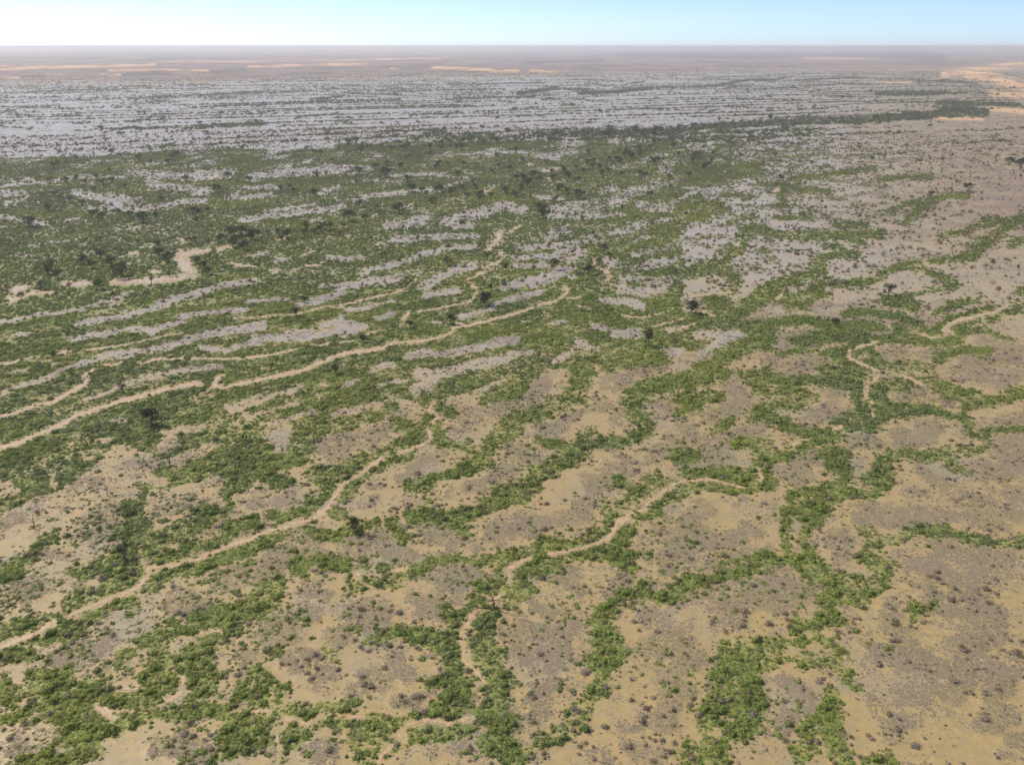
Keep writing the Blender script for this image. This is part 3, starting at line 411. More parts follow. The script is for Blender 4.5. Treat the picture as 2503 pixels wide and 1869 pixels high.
# ------------------------------------------------------------------ helpers
def link(name, me, mat=None, parent=None):
    o = bpy.data.objects.new(name, me); COL.objects.link(o)
    if mat is not None: me.materials.append(mat)
    if parent is not None: o.parent = parent
    return o
def tag(o, label=None, cat=None, group=None, kind=None):
    for k, v in (('label', label), ('category', cat), ('group', group), ('kind', kind)):
        if v: o[k] = v
    return o
def pymesh(name, v, f, smooth=False):
    me = bpy.data.meshes.new(name); me.from_pydata([tuple(map(float, p)) for p in v], [], f)
    if smooth: me.polygons.foreach_set('use_smooth', [True] * len(me.polygons))
    me.update(); return me
def grid_mesh(name, X, Y, Z, fields):
    h, w = X.shape; me = bpy.data.meshes.new(name)
    co = np.stack([X, Y, Z], -1).reshape(-1, 3).astype(np.float32)
    idx = np.arange(h * w).reshape(h, w)
    q = np.stack([idx[1:, :-1], idx[1:, 1:], idx[:-1, 1:], idx[:-1, :-1]], -1).reshape(-1, 4).astype(np.int32)
    me.vertices.add(len(co)); me.vertices.foreach_set('co', co.ravel())
    me.loops.add(q.size); me.loops.foreach_set('vertex_index', q.ravel())
    me.polygons.add(len(q)); me.polygons.foreach_set('loop_start', np.arange(0, q.size, 4, dtype=np.int32)); me.polygons.foreach_set('loop_total', np.full(len(q), 4, np.int32))
    me.update(calc_edges=True)
    for k, f in fields.items():
        a = me.attributes.new(k, 'FLOAT', 'POINT'); a.data.foreach_set('value', f.ravel().astype(np.float32))
    me.polygons.foreach_set('use_smooth', np.ones(len(q), bool))
    return me

# ------------------------------------------------------------------ ground and water
relief = 0.22 * np.clip(mud, 0, 1) * sstep(1500, 600, np.hypot(WX, WY))
dune = 9.0 * sand * (PY < 190) + 3.0 * redland * np.clip(n_big + 0.2, 0, 1) * (PY < 200)
WZ = relief + dune
ground = link('ground', grid_mesh('ground', WX, WY, WZ, FIELDS), M_GROUND); tag(ground, kind='structure')
def skirt():        # the plain going on beside and behind the flight path
    v = [(-60000, -9000, -0.9), (60000, -9000, -0.9), (60000, 60000, -0.9), (-60000, 60000, -0.9)]
    me = pymesh('plain', v, [(0, 1, 2, 3)])
    a = me.attributes.new('mud', 'FLOAT', 'POINT'); a.data.foreach_set('value', [0.6] * 4)
    tag(link('terrain', me, M_GROUND), kind='structure')
skirt()
def smooth_path(pts, step):
    P = [np.array(p, float) for p in pts]
    if len(P) == 2: P = [P[0], (P[0] + P[1]) / 2, P[1]]
    P = [2 * P[0] - P[1]] + P + [2 * P[-1] - P[-2]]; out = []
    for i in range(1, len(P) - 2):
        a, b_, c, d = P[i - 1:i + 3]; n = max(2, int(np.linalg.norm(c - b_) / step))
        for k in range(n):
            t = k / n
            out.append(0.5 * (2 * b_ + (c - a) * t + (2 * a - 5 * b_ + 4 * c - d) * t * t + (3 * b_ - a - 3 * c + d) * t ** 3))
    out.append(P[-2]); return np.array(out)
def creek(hw, pts, seed):
    S = smooth_path(pts, 2.0); n = len(S)
    T = np.gradient(S, axis=0); T /= np.linalg.norm(T, axis=1)[:, None] + 1e-9; N = np.stack([-T[:, 1], T[:, 0]], 1)
    s = np.arange(n) * 2.0
    taper = np.clip(np.minimum(np.arange(n), np.arange(n)[::-1]) * 2.0 / (hw * 0.9 + 1), 0.3, 1)
    wa = hw * taper * (0.85 + 1.6 * fbm(s / 5.5 + seed * 7.1, s * 0 + seed, 3)); wb = hw * taper * (0.85 + 1.6 * fbm(s / 5.5 + seed * 3.7 + 50, s * 0 + seed, 3))
    L = S + N * np.maximum(wa, hw * .2)[:, None]; Rr = S - N * np.maximum(wb, hw * .2)[:, None]
    v = []; 
    for p in (L, Rr):
        X, Y = to_ground(p[:, 0], p[:, 1]); v.append(np.stack([X, Y, np.full(n, 0.03)], 1))
    v = np.concatenate(v)
    f = [(i + 1, i, n + i, n + i + 1) for i in range(n - 1)]
    return v, f
for k, (hw, pts) in enumerate(CH):
    v, f = creek(hw * (0.95 if hw < 3.4 else 0.72 if pts[0][1] < 1150 else 0.56), pts, k)
    me = pymesh('water', v + np.array([0, 0, 0.003 * (k % 9)]), f)
    if me.polygons[0].normal.z < 0: me.flip_normals()
    tag(link('water', me, M_WATER), kind='structure')

# ------------------------------------------------------------------ plant forms
def leaf_quads(P, N, size, jitter, flat=1.0):
    V = []; F = []
    for p, n_, s in zip(P, N, size):
        n_ = n_ + RNG.normal(0, jitter, 3); n_ /= np.linalg.norm(n_) + 1e-9
        u = np.cross(n_, RNG.normal(0, 1, 3)); u /= np.linalg.norm(u) + 1e-9; w = np.cross(n_, u)
        k = len(V); V += [p - u * s, p - w * s * .6, p + u * s, p + w * s * .6]; F.append((k, k + 1, k + 2, k + 3))
    return V, F
def dome_form(n_leaf, sub, size=0.15, lump=0.34):
    bm = bmesh.new(); bmesh.ops.create_icosphere(bm, subdivisions=sub, radius=1.0)
    o = RNG.random(3) * 50
    def rad(d): return 0.86 + lump * 1.6 * (fbm(np.array(d[0] * 1.7 + o[0] + d[2]), np.array(d[1] * 1.7 + o[1] - d[2] * .7), 3))
    V = []
    for v in bm.verts:
        d = np.array(v.co); r = float(rad(d)) * 0.86; p = d * r
        if p[2] < 0: p[2] *= 0.12
        V.append(p)
    F = [tuple(v.index for v in f.verts) for f in bm.faces]; bm.free()
    D = RNG.normal(0, 1, (n_leaf, 3)); D /= np.linalg.norm(D, axis=1)[:, None]; D[:, 2] = np.abs(D[:, 2]) * 1.0 - 0.02
    P = []
    for d in D:
        r = float(rad(d)) * RNG.uniform(0.80, 1.28); P.append(d * r)
    v2, f2 = leaf_quads(P, D, RNG.uniform(size * .6, size * 1.3, n_leaf), 0.55)
    k = len(V); return V + v2, F + [tuple(i + k for i in f) for f in f2]
def tube(path, radii, sides=5):
    V = []; F = []
    path = [np.array(p, float) for p in path]
    for i, p in enumerate(path):
        t = path[min(i + 1, len(path) - 1)] - path[max(i - 1, 0)]; t /= np.linalg.norm(t) + 1e-9
        u = np.cross(t, (0.31, 0.87, 0.37)); u /= np.linalg.norm(u) + 1e-9; w = np.cross(t, u)
        for k in range(sides):
            a = 2 * math.pi * k / sides; V.append(p + (u * math.cos(a) + w * math.sin(a)) * radii[i])
    for i in range(len(path) - 1):
        for k in range(sides):
            a = i * sides + k; c = i * sides + (k + 1) % sides; F.append((a, c, c + sides, a + sides))
    F.append(tuple((len(path) - 1) * sides + k for k in range(sides)))
    return V, F
def join(parts):
    V = []; F = []
    for v, f in parts:
        k = len(V); V += list(v); F += [tuple(i + k for i in g) for g in f]
    return V, F
def twig_form(n, fuzz):          # leafless bush: forked grey stems in an open dome
    parts = []
    for i in range(n):
        a = RNG.uniform(0, 2 * math.pi); el = RNG.uniform(0.25, 1.45); L = RNG.uniform(0.6, 1.1)
        d = np.array([math.cos(a) * math.cos(el), math.sin(a) * math.cos(el), math.sin(el)])
        p0 = np.array([RNG.normal(0, .12), RNG.normal(0, .12), -0.05]); p1 = p0 + d * L * .55 + RNG.normal(0, .06, 3); p2 = p1 + (d + RNG.normal(0, .35, 3)) * L * .45
        parts.append(tube([p0, p1, p2], [.030, .022, .008], 3))
        for q in range(2):
            p3 = p1 + (d + RNG.normal(0, .55, 3)) * L * .4; parts.append(tube([p1, p3], [.016, .006], 3))
    P = []; D = RNG.normal(0, 1, (fuzz, 3)); D /= np.linalg.norm(D, axis=1)[:, None]; D[:, 2] = np.abs(D[:, 2]); P = D * RNG.uniform(.35, .98, fuzz)[:, None]
    parts.append(leaf_quads(P, D, RNG.uniform(.06, .14, fuzz), 0.9))
    return join(parts)
def tree_form(h, w, n_leaf, lean=0.0, open_=0.5, trunk_h=0.42):
    parts = []; blobs = []
    top = np.array([lean * h * .3, 0, h * trunk_h]); r0 = 0.035 * h
    parts.append(tube([(0, 0, -0.3), (lean * h * .1, .02 * h, h * trunk_h * .5), top], [r0 * 1.25, r0, r0 * .8], 7))
    nb = int(RNG.integers(6, 9))
    for i in range(nb):
        a = 2 * math.pi * i / nb + RNG.uniform(-.4, .4); rr = w * .5 * RNG.uniform(.35, .72) if i else 0.05
        tip = np.array([math.cos(a) * rr + lean * h * .4, math.sin(a) * rr, h * RNG.uniform(.55, .84)])
        mid = top * .5 + tip * .5 + np.array([0, 0, -.05 * h])
        parts.append(tube([top - np.array([0, 0, .06 * h]), mid, tip], [r0 * .6, r0 * .4, r0 * .15], 5))
        for q in range(2):
            t2 = tip + RNG.normal(0, .09 * w, 3); parts.append(tube([mid, t2], [r0 * .28, r0 * .08], 4)); blobs.append((t2, RNG.uniform(.12, .19) * w))
        blobs.append((tip + np.array([0, 0, .05 * h]), RNG.uniform(.17, .25) * w))
    for q in range(3): blobs.append((np.array([RNG.normal(0, .13 * w) + lean * h * .45, RNG.normal(0, .13 * w), h * .86]), .17 * w))
    V = []; F = []
    per = n_leaf // len(blobs)
    for c, r in blobs:
        D = RNG.normal(0, 1, (per, 3)); D /= np.linalg.norm(D, axis=1)[:, None]
        P = c + D * (r * RNG.uniform(.45, 1.05, per) ** .7)[:, None] * np.array([1, 1, .72])
        P[:, 2] = np.minimum(P[:, 2], h * (1 + .03 * RNG.normal(0, 1, per)))
        v, f = leaf_quads(P, D, RNG.uniform(.028, .05, per) * w, .6)
        k = len(V); V += v; F += [tuple(i + k for i in g) for g in f]
    return join(parts), (V, F)

def form_collection(name, forms, mat):
    c = bpy.data.collections.new(name)
    for i, (v, f) in enumerate(forms):
        me = pymesh(name, v, f); me.materials.append(mat); o = bpy.data.objects.new(name + '_form', me); c.objects.link(o)
    return c
def spread(name, label, cat, P, rot, scl, forms, mat):
    """one object for what nobody could count: a plant form stands at every point"""
    n = len(P); me = bpy.data.meshes.new(name); me.vertices.add(n); me.vertices.foreach_set('co', np.asarray(P, np.float32).ravel())
    me.attributes.new('rot', 'FLOAT', 'POINT').data.foreach_set('value', np.asarray(rot, np.float32))
    me.attributes.new('scl', 'FLOAT_VECTOR', 'POINT').data.foreach_set('vector', np.asarray(scl, np.float32).ravel())
    me.attributes.new('pick', 'INT', 'POINT').data.foreach_set('value', RNG.integers(0, len(forms), n).astype(np.int32))
    o = link(name, me); tag(o, label, cat, kind='stuff')
    ng = bpy.data.node_groups.new(name, 'GeometryNodeTree')
    ng.interface.new_socket('Geometry', in_out='INPUT', socket_type='NodeSocketGeometry'); ng.interface.new_socket('Geometry', in_out='OUTPUT', socket_type='NodeSocketGeometry')
    N, L = ng.nodes, ng.links
    gi = N.new('NodeGroupInput'); go = N.new('NodeGroupOutput'); iop = N.new('GeometryNodeInstanceOnPoints'); ci = N.new('GeometryNodeCollectionInfo')
    ci.inputs[0].default_value = form_collection(name, forms, mat); ci.inputs['Separate Children'].default_value = True; ci.inputs['Reset Children'].default_value = True
    def at(nm, ty):
        a = N.new('GeometryNodeInputNamedAttribute'); a.data_type = ty; a.inputs[0].default_value = nm; return a.outputs[0]
    cx = N.new('ShaderNodeCombineXYZ'); L.new(at('rot', 'FLOAT'), cx.inputs[2])
    L.new(gi.outputs[0], iop.inputs['Points']); L.new(ci.outputs[0], iop.inputs['Instance']); iop.inputs['Pick Instance'].default_value = True
    L.new(at('pick', 'INT'), iop.inputs['Instance Index']); L.new(cx.outputs[0], iop.inputs['Rotation']); L.new(at('scl', 'FLOAT_VECTOR'), iop.inputs['Scale'])
    L.new(iop.outputs[0], go.inputs[0])
    md = o.modifiers.new('plants', 'NODES'); md.node_group = ng
    return o

# ------------------------------------------------------------------ where plants stand
def candidates(r0, r1, sp, half=36.0):
    t = math.tan(R(half)); xs = np.arange(-r1 * t, r1 * t, sp); ys = np.arange(max(70, r0 * .75), r1, sp)
    X, Y = np.meshgrid(xs, ys); X = X.ravel(); Y = Y.ravel()
    X = X + RNG.uniform(-.40, .40, X.size) * sp; Y = Y + RNG.uniform(-.40, .40, X.size) * sp
    r = np.hypot(X, Y); k = (r >= r0) & (r < r1) & (np.abs(X) < t * Y + 14)
    return X[k], Y[k]
def grown(r0, r1, sp, power, cut=0.03):
    X, Y = candidates(r0, r1, sp); v = sample(veg, X, Y)
    k = RNG.random(X.size) < np.where(v > cut, v ** power, 0.0); return X[k], Y[k], v[k]
# green shrubs
x1, y1, v1 = grown(90, 470, 1.12, 1.2)
x1, y1, v1 = [a_[fbm(x1 / 2.6 + 9, y1 / 2.6, 2) > -.14] for a_ in (x1, y1, v1)]
s1 = np.exp(RNG.normal(-0.04, 0.46, x1.size)).clip(0, 2.4) * 0.46 * (0.75 + 0.45 * v1)
x2, y2, v2 = grown(470, 1250, 1.9, 1.0)
s2 = np.exp(RNG.normal(0.0, 0.30, x2.size)) * 0.88
x3, y3, v3 = grown(1250, 4200, 6.2, 1.0, 0.08)
s3 = np.exp(RNG.normal(0.0, 0.35, x3.size)) * 2.1
lx, ly = candidates(950, 5200, 4.4)
lp = rowline(lx, ly) * 0.55 * sample(farmix, lx, ly) * (1 - sample(redland, lx, ly)) * (1 - sample(sand, lx, ly))
lk = RNG.random(lx.size) < lp; lx, ly = lx[lk], ly[lk]
x3 = np.concatenate([x3, lx]); y3 = np.concatenate([y3, ly]); s3 = np.concatenate([s3, np.exp(RNG.normal(0.0, 0.35, lx.size)) * 1.7])
# dry bushes on the open silt and along the edges of the green
def dry(r0, r1, sp, p):
    X, Y = candidates(r0, r1, sp); v = sample(veg, X, Y); m_ = sample(mud, X, Y); c = sample(chan, X, Y)
    clump = np.clip(0.5 + 1.4 * fbm(X / 9, Y / 9, 3), 0, 1)
    pr = p * clump * (0.35 + 0.9 * m_ + 0.6 * sample(green_rim, X, Y)) * (1 - np.clip(v * 1.0, 0, .75)) * (c < .1) * (1 - sample(redland, X, Y) * .8)
    k = RNG.random(X.size) < pr; return X[k], Y[k]
dx1, dy1 = dry(90, 470, 1.0, 0.5); ds1 = np.minimum(np.exp(RNG.normal(-1.12, 0.55, dx1.size)), 1.0)
dx2, dy2 = dry(470, 1500, 2.4, 0.36); ds2 = np.exp(RNG.normal(-0.25, 0.35, dx2.size)) * 1.1
# herbs
gx, gy, gv = grown(90, 460, 0.95, 1.1, 0.1); gs = np.exp(RNG.normal(-0.85, 0.3, gx.size))

SHRUB_NEAR = [dome_form(150, 2, .15) for _ in range(7)]
SHRUB_STUFF = [dome_form(95, 2, .17) for _ in range(6)]
SHRUB_FAR = [dome_form(34, 1, .26) for _ in range(5)]
DRY_NEAR = [twig_form(12, 150) for _ in range(4)] + [dome_form(130, 1, .13) for _ in range(5)]
DRY_FAR = [twig_form(6, 44) for _ in range(4)] + [dome_form(40, 1, .2) for _ in range(3)]
HERB = [dome_form(30, 1, .3) for _ in range(4)]

# ------------------------------------------------------------------ wording of the labels: which one, told by what it stands near
MARKS = [('the bare foreground dead tree', 1206, 1487), ('the bottom left corner', 40, 1830), ('the bottom right corner', 2460, 1830),
 ('the lower creek fork', 1000, 1790), ('the lower right green loop', 1790, 1700), ('the lower edge\'s middle', 1330, 1850),
 ('the left-edge creek bend', 110, 1540), ('the lower-left herb patch', 640, 1690), ('the lower-right cracked flat', 2350, 1560),
 ('the cracked clay tongue', 1620, 1720), ('the lower-right belt junction', 2060, 1480), ('the lower-centre silt patch', 900, 1540),
 ('the thickest shrub belt', 1190, 1690), ('the lower-left open silt', 330, 1650), ('the left green column', 310, 1340), ('the left pale creek', 560, 1340),
 ('the left-centre bush tree', 864, 1297), ('the right-centre pale creek', 1500, 1300), ('the right-edge shrub island', 2300, 1310), ('the clay tongue\'s green belt', 1450, 1640),
 ('the lower-left shrub strip', 130, 1700), ('the right-edge sandy flat', 2460, 1450)]
FARMARKS = [('the tan river bend', 470, 640), ('the white pool', 1215, 585), ('the wooded river line', 2200, 275), ('the far belt\'s left end', 60, 400),
 ('the far belt\'s middle', 1100, 370), ('the lone shadowed tree', 1587, 846), ('the lone clay-flat tree', 2172, 723), ('the orange dune ridge', 1250, 175), ('the pale left flats', 350, 290),
 ('the darkest belt', 700, 560), ('the small sandy pool', 1895, 462), ('the pale upper-right flats', 1950, 240), ('the left dead trees', 300, 1180), ('the top-centre flats', 1100, 260), ('the green\'s right end', 2450, 400)]
DIRS = ['right of', 'lower right of', 'below', 'lower left of', 'left of', 'upper left of', 'above', 'upper right of']
ORD = ['nearest', 'second nearest', 'third nearest', 'fourth nearest', 'fifth nearest', 'sixth nearest', 'seventh nearest', 'eighth nearest', 'ninth nearest', 'tenth nearest', 'eleventh nearest', 'twelfth nearest', 'thirteenth nearest', 'fourteenth nearest', 'fifteenth nearest', 'sixteenth nearest', 'seventeenth nearest', 'eighteenth nearest', 'nineteenth nearest', 'twentieth nearest']
def worded(items, marks, noun):   # items: list of (px, py, word)
    buckets = {}
    for i, (x, y, w) in enumerate(items):
        d = [math.hypot(x - a, (y - c) * 1.2) for _, a, c in marks]; k = int(np.argmin(d)); a = math.atan2(y - marks[k][2], x - marks[k][1])
        buckets.setdefault((k, int(round(a / (math.pi / 4))) % 8, w), []).append((d[k], i))
    out = [None] * len(items)
    for (k, s, w), L in buckets.items():
        for n, (dd, i) in enumerate(sorted(L)): out[i] = f"{w} {noun}, {ORD[min(n, 19)]} {DIRS[s]} {marks[k][0]}"
    return out

def plant_individuals(name, noun, cat, group, X, Y, S, forms, mat, hz, words, count=300):
    px, py = to_px(X, Y); inview = (px > -8) & (px < 2511) & (py < 1880)
    app = S / np.hypot(np.hypot(X, Y), H) * inview
    order = np.argsort(-app); pick = order[:count]; rest = np.ones(X.size, bool); rest[pick] = False
    meshes = []
    for i, (v, f) in enumerate(forms):
        me = pymesh(name, v, f); me.materials.append(mat); meshes.append(me)
    med = np.quantile(S[pick], [.33, .67]); items = []; hs = {}
    for i in pick:
        hs[i] = RNG.uniform(*hz) * S[i]
        w = (words[0] if S[i] < med[0] else words[1] if S[i] < med[1] else words[2]); w += (' tall' if hs[i] / S[i] > (hz[0] + hz[1]) / 2 else ' flat-topped')
        items.append((px[i], py[i], w))
    labels = worded(items, MARKS, noun)
    first = None
    for i, lab in zip(pick, labels):
        o = bpy.data.objects.new(name, meshes[int(RNG.integers(len(meshes)))]) if first is None else first.copy()
        if first is None: first = o
        else: o.data = meshes[int(RNG.integers(len(meshes)))]
        COL.objects.link(o)
        o.location = (X[i], Y[i], float(sample(WZ, X[i:i + 1], Y[i:i + 1])[0]) - .03); o.rotation_euler = (0, 0, RNG.uniform(0, 6.28)); o.scale = (S[i] * RNG.uniform(.85, 1.2), S[i] * RNG.uniform(.85, 1.2), hs[i])
        tag(o, lab, cat, group)
    return rest
def stuff(name, label, cat, X, Y, S, forms, mat, hz):
    n = X.size; P = np.stack([X, Y, sample(WZ, X, Y) - .03], 1)
    scl = np.stack([S * RNG.uniform(.85, 1.25, n), S * RNG.uniform(.85, 1.25, n), S * RNG.uniform(hz[0], hz[1], n)], 1)
    return spread(name, label, cat, P, RNG.uniform(0, 6.28, n), scl, forms, mat)
rest = plant_individuals('shrub', 'green shrub', 'shrub', 'green shrubs on the flooded flats', x1, y1, s1, SHRUB_NEAR, M_SHRUB, (.6, 1.05), ('small', 'rounded', 'broad'))
stuff('shrub_cover', 'green shrub cover lining the braided creeks', 'shrub cover', np.concatenate([x1[rest]]), y1[rest], s1[rest], SHRUB_STUFF, M_SHRUB, (.6, 1.05))
stuff('shrub_thicket', 'green shrub thicket across the middle of the plain', 'shrub thicket', x2, y2, s2, SHRUB_FAR, M_SHRUB, (.55, 1.0))
stuff('distant_scrub', 'lines of dark scrub on the far flooded plain', 'scrub', x3, y3, s3, SHRUB_FAR, M_TREE, (.5, .95))
rest = plant_individuals('dry_bush', 'dry brown bush', 'dry bush', 'dry bushes on the open silt', dx1, dy1, ds1, DRY_NEAR, M_DRY, (.55, 1.1), ('small', 'rounded', 'broad'))
stuff('dry_scrub', 'dry grey-brown scrub on the cracked clay islands', 'dry scrub', dx1[rest], dy1[rest], ds1[rest], DRY_FAR, M_DRY, (.5, 1.05))
stuff('distant_dry_scrub', 'thin grey scrub on the pale flats beyond the green', 'dry scrub', dx2, dy2, ds2, DRY_FAR, M_DRY, (.8, 1.9))
stuff('herbs', 'low yellow-green herbs between the shrubs', 'herbs', gx, gy, gs, HERB, M_GRASS, (.35, .6))

# ------------------------------------------------------------------ trees
NT = 6
TREE_SHAPES = [tree_form(1.0, w, 620, lean, trunk_h=th) for w, lean, th in ((.95, .1, .34), (1.25, -.1, .32), (.78, .15, .40), (1.5, .05, .30), (.9, -.2, .28), (1.1, 0, .36))]
TRUNKS = []; CROWNS = []
for (tv, tf), (cv, cf) in TREE_SHAPES:
    a = pymesh('trunk', tv, tf, True); a.materials.append(M_BARK); TRUNKS.append(a)
    c = pymesh('crown', cv, cf); c.materials.append(M_TREE); CROWNS.append(c)
CROWNS_DARK = [m_.copy() for m_ in CROWNS]
for m_ in CROWNS_DARK: m_.materials[0] = M_LONE
CROWNS_RUST = [m_.copy() for m_ in CROWNS]
for m_ in CROWNS_RUST: m_.materials[0] = M_RUST
def tree(x, y, h, shape, label, group=None, wide=1.0):
    r = bpy.data.objects.new('tree', None); COL.objects.link(r); r.location = (x, y, 0); r.rotation_euler = (0, 0, random.uniform(0, 6.28)); r.scale = (h * wide, h * wide, h); r.empty_display_size = .3
    tag(r, label, 'tree', group)
    t = bpy.data.objects.new('trunk', TRUNKS[shape]); COL.objects.link(t); t.parent = r
    c = bpy.data.objects.new('crown', (CROWNS_RUST if label.startswith('rust') else CROWNS if group else CROWNS_DARK)[shape]); COL.objects.link(c); c.parent = r
    return r
# trees one can point to: photograph x, foot y, height in photograph pixels, shape, widening, label
LONE = [(1587, 846, 44, 2, 1.0, 'tall dark lone tree above a bush, casting a blue shadow on pale silt'),
 (823, 914, 25, 4, 1.0, 'small leaning black-green tree just below the long pale creek'),
 (887, 836, 18, 5, 1.0, 'dark rounded tree in the shrubs above the long pale creek'),
 (1003, 803, 21, 5, 1.0, 'dark ball-shaped tree below the curl of the winding creek'),
 (1100, 792, 24, 1, 1.0, 'spreading dark tree beside the upper long creek, right of a dark ball-shaped one'),
 (1185, 746, 29, 3, 1.0, 'flat-topped wide tree over a blue shadowed pool beside the winding creek'),
 (2172, 724, 33, 0, 1.0, 'thin-crowned tree standing alone on the grey clay at the right'),
 (1691, 766, 29, 3, 1.0, 'wide dark clump of tree crown in the bright green right of centre'),
 (2043, 800, 24, 5, 1.0, 'small dark tree in the green belt below the thin-crowned tree'),
 (864, 1300, 34, 1, 1.0, 'dark green bushy tree beside the grey silt, left of centre'),
 (372, 1037, 40, 3, 1.0, 'large hazy olive tree below the long pale creek at the left'),
 (1356, 660, 28, 0, .9, 'pale thin tree above a blue pool on silver ground'),
 (1439, 672, 25, 5, 1.0, 'dark tree at the top of a short forked creek'),
 (1327, 535, 24, 5, 1.0, 'dark tree on silver ground above the white pool'),
 (1200, 709, 14, 5, 1.0, 'small dark tree right of the winding creek'),
 (1236, 664, 22, 2, 1.0, 'narrow tree right of the pinched creek below the white pool'),
 (725, 774, 25, 0, 1.0, 'grey-green tree standing in the thin broken creek at the left centre'),
 (744, 740, 18, 5, 1.0, 'round dark tree above the thin broken creek at the left centre'),
 (302, 959, 24, 0, 1.0, 'brownish upright tree between the two pale creeks at the left'),
 (134, 880, 24, 2, 1.0, 'narrow tree beside a broken creek near the left edge'),
 (308, 1367, 40, 4, 1.0, 'dense dark tree at the foot of the green column at the left'),
 (370, 694, 26, 2, 1.0, 'upright tree standing in the water of the tan river'),
 (392, 632, 34, 1, 1.0, 'broad tree above the corner of the tan river bend'),
 (412, 640, 30, 3, 1.0, 'pale broad tree inside the tan river bend'),
 (244, 708, 30, 3, 1.0, 'wide dark tree breaking the line of the tan river'),
 (103, 707, 26, 3, 1.0, 'wide tree below the left end of the tan river'),
 (53, 733, 22, 1, 1.0, 'rounded tree between two small pools at the left edge'),
 (508, 672, 25, 3, 1.0, 'low wide brownish tree right of the tan river bend'),
 (297, 682, 36, 1, 1.0, 'large hazy tree above the straight run of the tan river'),
 (482, 646, 24, 3, 1.0, 'olive tree against the right bank of the tan river bend'),
 (170, 706, 20, 5, 1.0, 'rounded tree left of the straight run of the tan river'),
 (414, 676, 18, 5, 1.0, 'small dark tree on the inner bank of the tan river'),
 (1906, 442, 14, 3, 1.0, 'dark low tree beyond the small sandy pool at the right'),
 (2366, 467, 18, 3, 1.0, 'dark wide tree on the brown flats near the right edge'),
 (2275, 483, 17, 0, 1.0, 'hazy thin tree at the end of a short green strip at the right'),
 (2494, 414, 26, 1, 1.0, 'olive tree at the right edge of the view'),
 (2468, 404, 18, 3, 1.0, 'dark tree left of the olive tree at the right edge'),
 (569, 606, 24, 1, 1.1, 'rust-brown tree at the upper end of the tan river'),
 (597, 612, 22, 3, 1.0, 'rust-brown tree right of the upper river end'),
 (540, 592, 20, 5, 1.1, 'rust-brown tree above the upper river end'),
 (500, 655, 20, 3, 1.0, 'rust-brown low tree between the river bend and a thin pool'),
 (612, 588, 20, 1, 1.0, 'rust-brown tree in the dark row beyond the river end'),
 (478, 530, 22, 3, 1.3, 'rust-brown patch of tree crown above the river bend'),
 (1809, 387, 14, 5, 1.0, 'dark pointed tree in the green at the upper right')]
for x, y, hp, sh, wd, lab in LONE:
    if x < 520 and 620 < y < 740: hp *= .78
    X, Y = to_ground(x, y); tree(float(X), float(Y), hp * float(mpp(x, y)) * 1.03, sh, lab, 'trees along the tan river' if not lab.startswith('rust') and x < 520 and 620 < y < 740 else None, wd)
# woodland along the river line and through the far green belt
def woodland():
    X, Y = candidates(480, 3200, 9.0, 33); wv = sample(woods, X, Y); bv = sample(base, X, Y); vv = sample(veg, X, Y); px, py = to_px(X, Y)
    far = sstep(620, 420, py)
    p = np.maximum(wv * 0.55, np.maximum(bv * vv * (0.01 + 0.10 * far), 0.018 * sstep(480, 360, py) * (py > 205) * (py < 420)))
    p = p * (sample(chan, X, Y) < .05) * (sample(river_clear, X, Y) < .1) * (1 - .9 * ((px < 470) & (np.abs(py - 715) < 28))) * (1 - sample(redland, X, Y) * (py < 300) * (wv < .2))
    k = RNG.random(X.size) < p; return X[k], Y[k], px[k], py[k]
tx, ty, tpx, tpy = woodland(); th = np.exp(RNG.normal(math.log(5.6), .25, tx.size))
vis = (tpx > 0) & (tpx < 2503); app = th / np.hypot(tx, ty) * vis; order = np.argsort(-app); pick = order[:300 - len(LONE)]; keep = np.ones(tx.size, bool); keep[pick] = False
q = np.quantile(th[pick], [.33, .67])
labs = worded([(tpx[i], tpy[i], 'low' if th[i] < q[0] else 'rounded' if th[i] < q[1] else 'tall') for i in pick], FARMARKS, 'dark green tree')
for i, lab in zip(pick, labs): tree(float(tx[i]), float(ty[i]), float(th[i]) * .95, int(RNG.integers(NT)), lab, 'trees of the green belt and river line', float(RNG.uniform(.85, 1.25)))
k = keep; small = [join([(tree_form(1.0, w, 90, 0))[1]]) for w in (1.0, 1.3, .9)]
spread('woodland', 'dark river woodland in a line across the far plain', 'woodland', np.stack([tx[k], ty[k], tx[k] * 0 - .2], 1), RNG.uniform(0, 6.28, k.sum()), np.stack([th[k]] * 3, 1), [dome_form(60, 1, .2) for _ in range(1)] if False else [(np.array(v) * np.array([1, 1, 1]), f) for v, f in small], M_TREE)

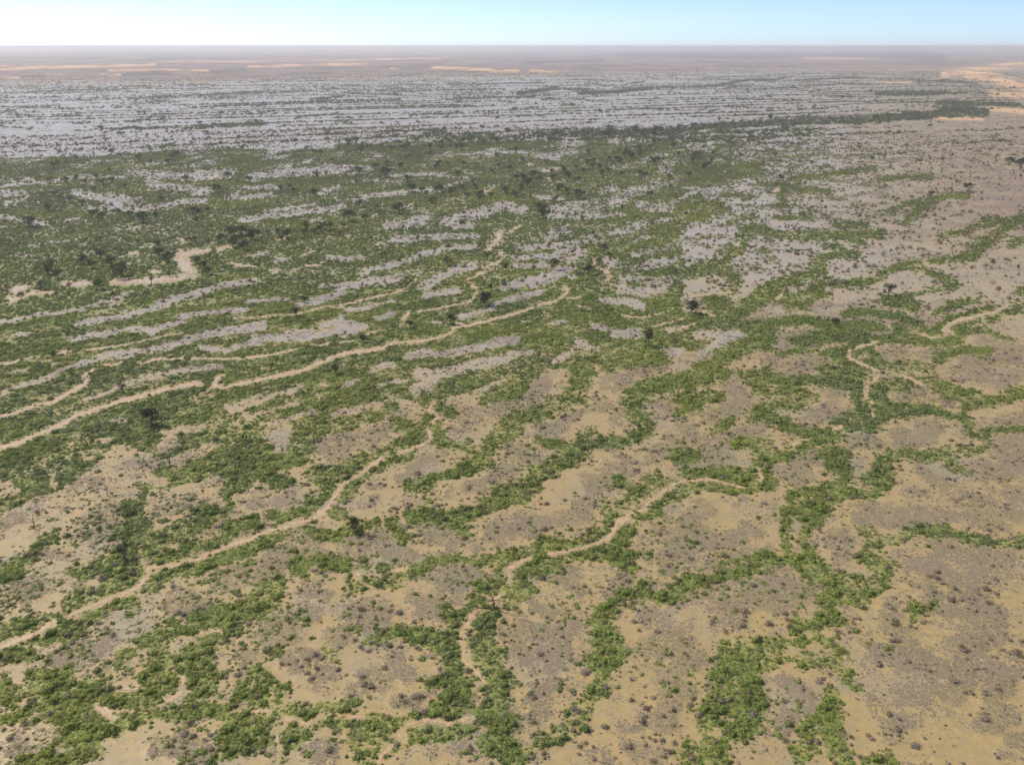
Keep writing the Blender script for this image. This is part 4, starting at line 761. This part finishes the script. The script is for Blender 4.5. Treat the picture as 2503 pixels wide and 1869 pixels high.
# ------------------------------------------------------------------ dead trees
def bare_tree(name, x, y, hp, label, spread_=1.0, seed=1, fallen=False, thin=0.62):
    mat = M_DEAD if fallen else M_GREY; thin = 1.0 if fallen else thin
    X, Y = to_ground(x, y); h = hp * float(mpp(x, y)); rg = np.random.default_rng(seed)
    r = bpy.data.objects.new(name, None); COL.objects.link(r); r.location = (float(X), float(Y), 0); r.empty_display_size = .3
    tag(r, label, 'dead tree')
    v, f = tube([(0, 0, -.3), (.04 * h, 0, .3 * h), (-.02 * h, .05 * h, .55 * h)], [.045 * h * thin, .035 * h * thin, .028 * h * thin], 7); link('trunk', pymesh('trunk', v, f, True), mat, r)
    def limb(p, d, L, rad, lev, parts):
        p1 = p + d * L * .5 + rg.normal(0, .05, 3) * L; p2 = p1 + (d + rg.normal(0, .25, 3)) * L * .5
        parts.append(tube([p, p1, p2], [rad, rad * .7, rad * .35], 5))
        if lev:
            for q in range(3): limb(p1 if q == 0 else p2 * (.6 + .2 * q) + p1 * (.4 - .2 * q), d + rg.normal(0, .6, 3) + np.array([0, 0, .1]), L * .55, rad * .5, lev - 1, parts)
    n = 6
    for i in range(n):
        a = 2 * math.pi * i / n + rg.uniform(-.4, .4); d = np.array([math.cos(a), math.sin(a), rg.uniform(.1, 1.0)]) * np.array([spread_, spread_, 1]); d /= np.linalg.norm(d)
        parts = []; limb(np.array([-.02 * h, .05 * h, h * rg.uniform(.3, .55)]), d, h * rg.uniform(.4, .62), .022 * h * thin, 2, parts); v, f = join(parts); link('branch', pymesh('branch', v, f, True), mat, r)
    if fallen:
        for k, (ax, L) in enumerate(((2.9, 1.0), (3.5, .8), (-.6, .7))):
            parts = []; limb(np.array([math.cos(ax) * .1 * h, math.sin(ax) * .1 * h, .12 * h]), np.array([math.cos(ax), math.sin(ax), .02]), h * L, .03 * h, 2, parts); v, f = join(parts); link('branch', pymesh('branch', v, f, True), M_DEAD, r)
    return r
bare_tree('dead_tree', 1206, 1489, 52, 'bare black dead tree with broken limbs beside the creek in the foreground', 1.2, 3, True)
bare_tree('dead_tree', 262, 1212, 46, 'wide grey leafless tree on pale silt at the left', 1.5, 5)
bare_tree('dead_tree', 414, 1136, 44, 'slender grey leafless tree on the silt strip left of the dark green', .9, 8)
bare_tree('dead_tree', 84, 1292, 52, 'grey leafless tree with a dark trunk near the left edge', 1.1, 11)
bare_tree('dead_tree', 1672, 1402, 26, 'small broken dead tree above the green belt right of centre', .8, 14)

# ------------------------------------------------------------------ air
def haze():
    z0, z1 = -6.0, H + 6.0; x0, x1, y0, y1 = -61000, 61000, -9500, 61000
    v = [(x, y, z) for z in (z0, z1) for x, y in ((x0, y0), (x1, y0), (x1, y1), (x0, y1))]
    f = [(0, 3, 2, 1), (4, 5, 6, 7), (0, 1, 5, 4), (1, 2, 6, 5), (2, 3, 7, 6), (3, 0, 4, 7)]
    m = bpy.data.materials.new('air'); m.use_nodes = True; nt = m.node_tree; nt.nodes.remove(nt.nodes['Principled BSDF'])
    pv = nt.nodes.new('ShaderNodeVolumePrincipled'); pv.inputs['Color'].default_value = (*HAZE_COLOR, 1); pv.inputs['Density'].default_value = HAZE_DENSITY; pv.inputs['Anisotropy'].default_value = HAZE_ANISO
    nt.links.new(pv.outputs[0], nt.nodes['Material Output'].inputs['Volume'])
    tag(link('haze', pymesh('haze', v, f), m), kind='stuff')
haze()
print('counts', x1.size, x2.size, x3.size, dx1.size, dx2.size, gx.size, tx.size)
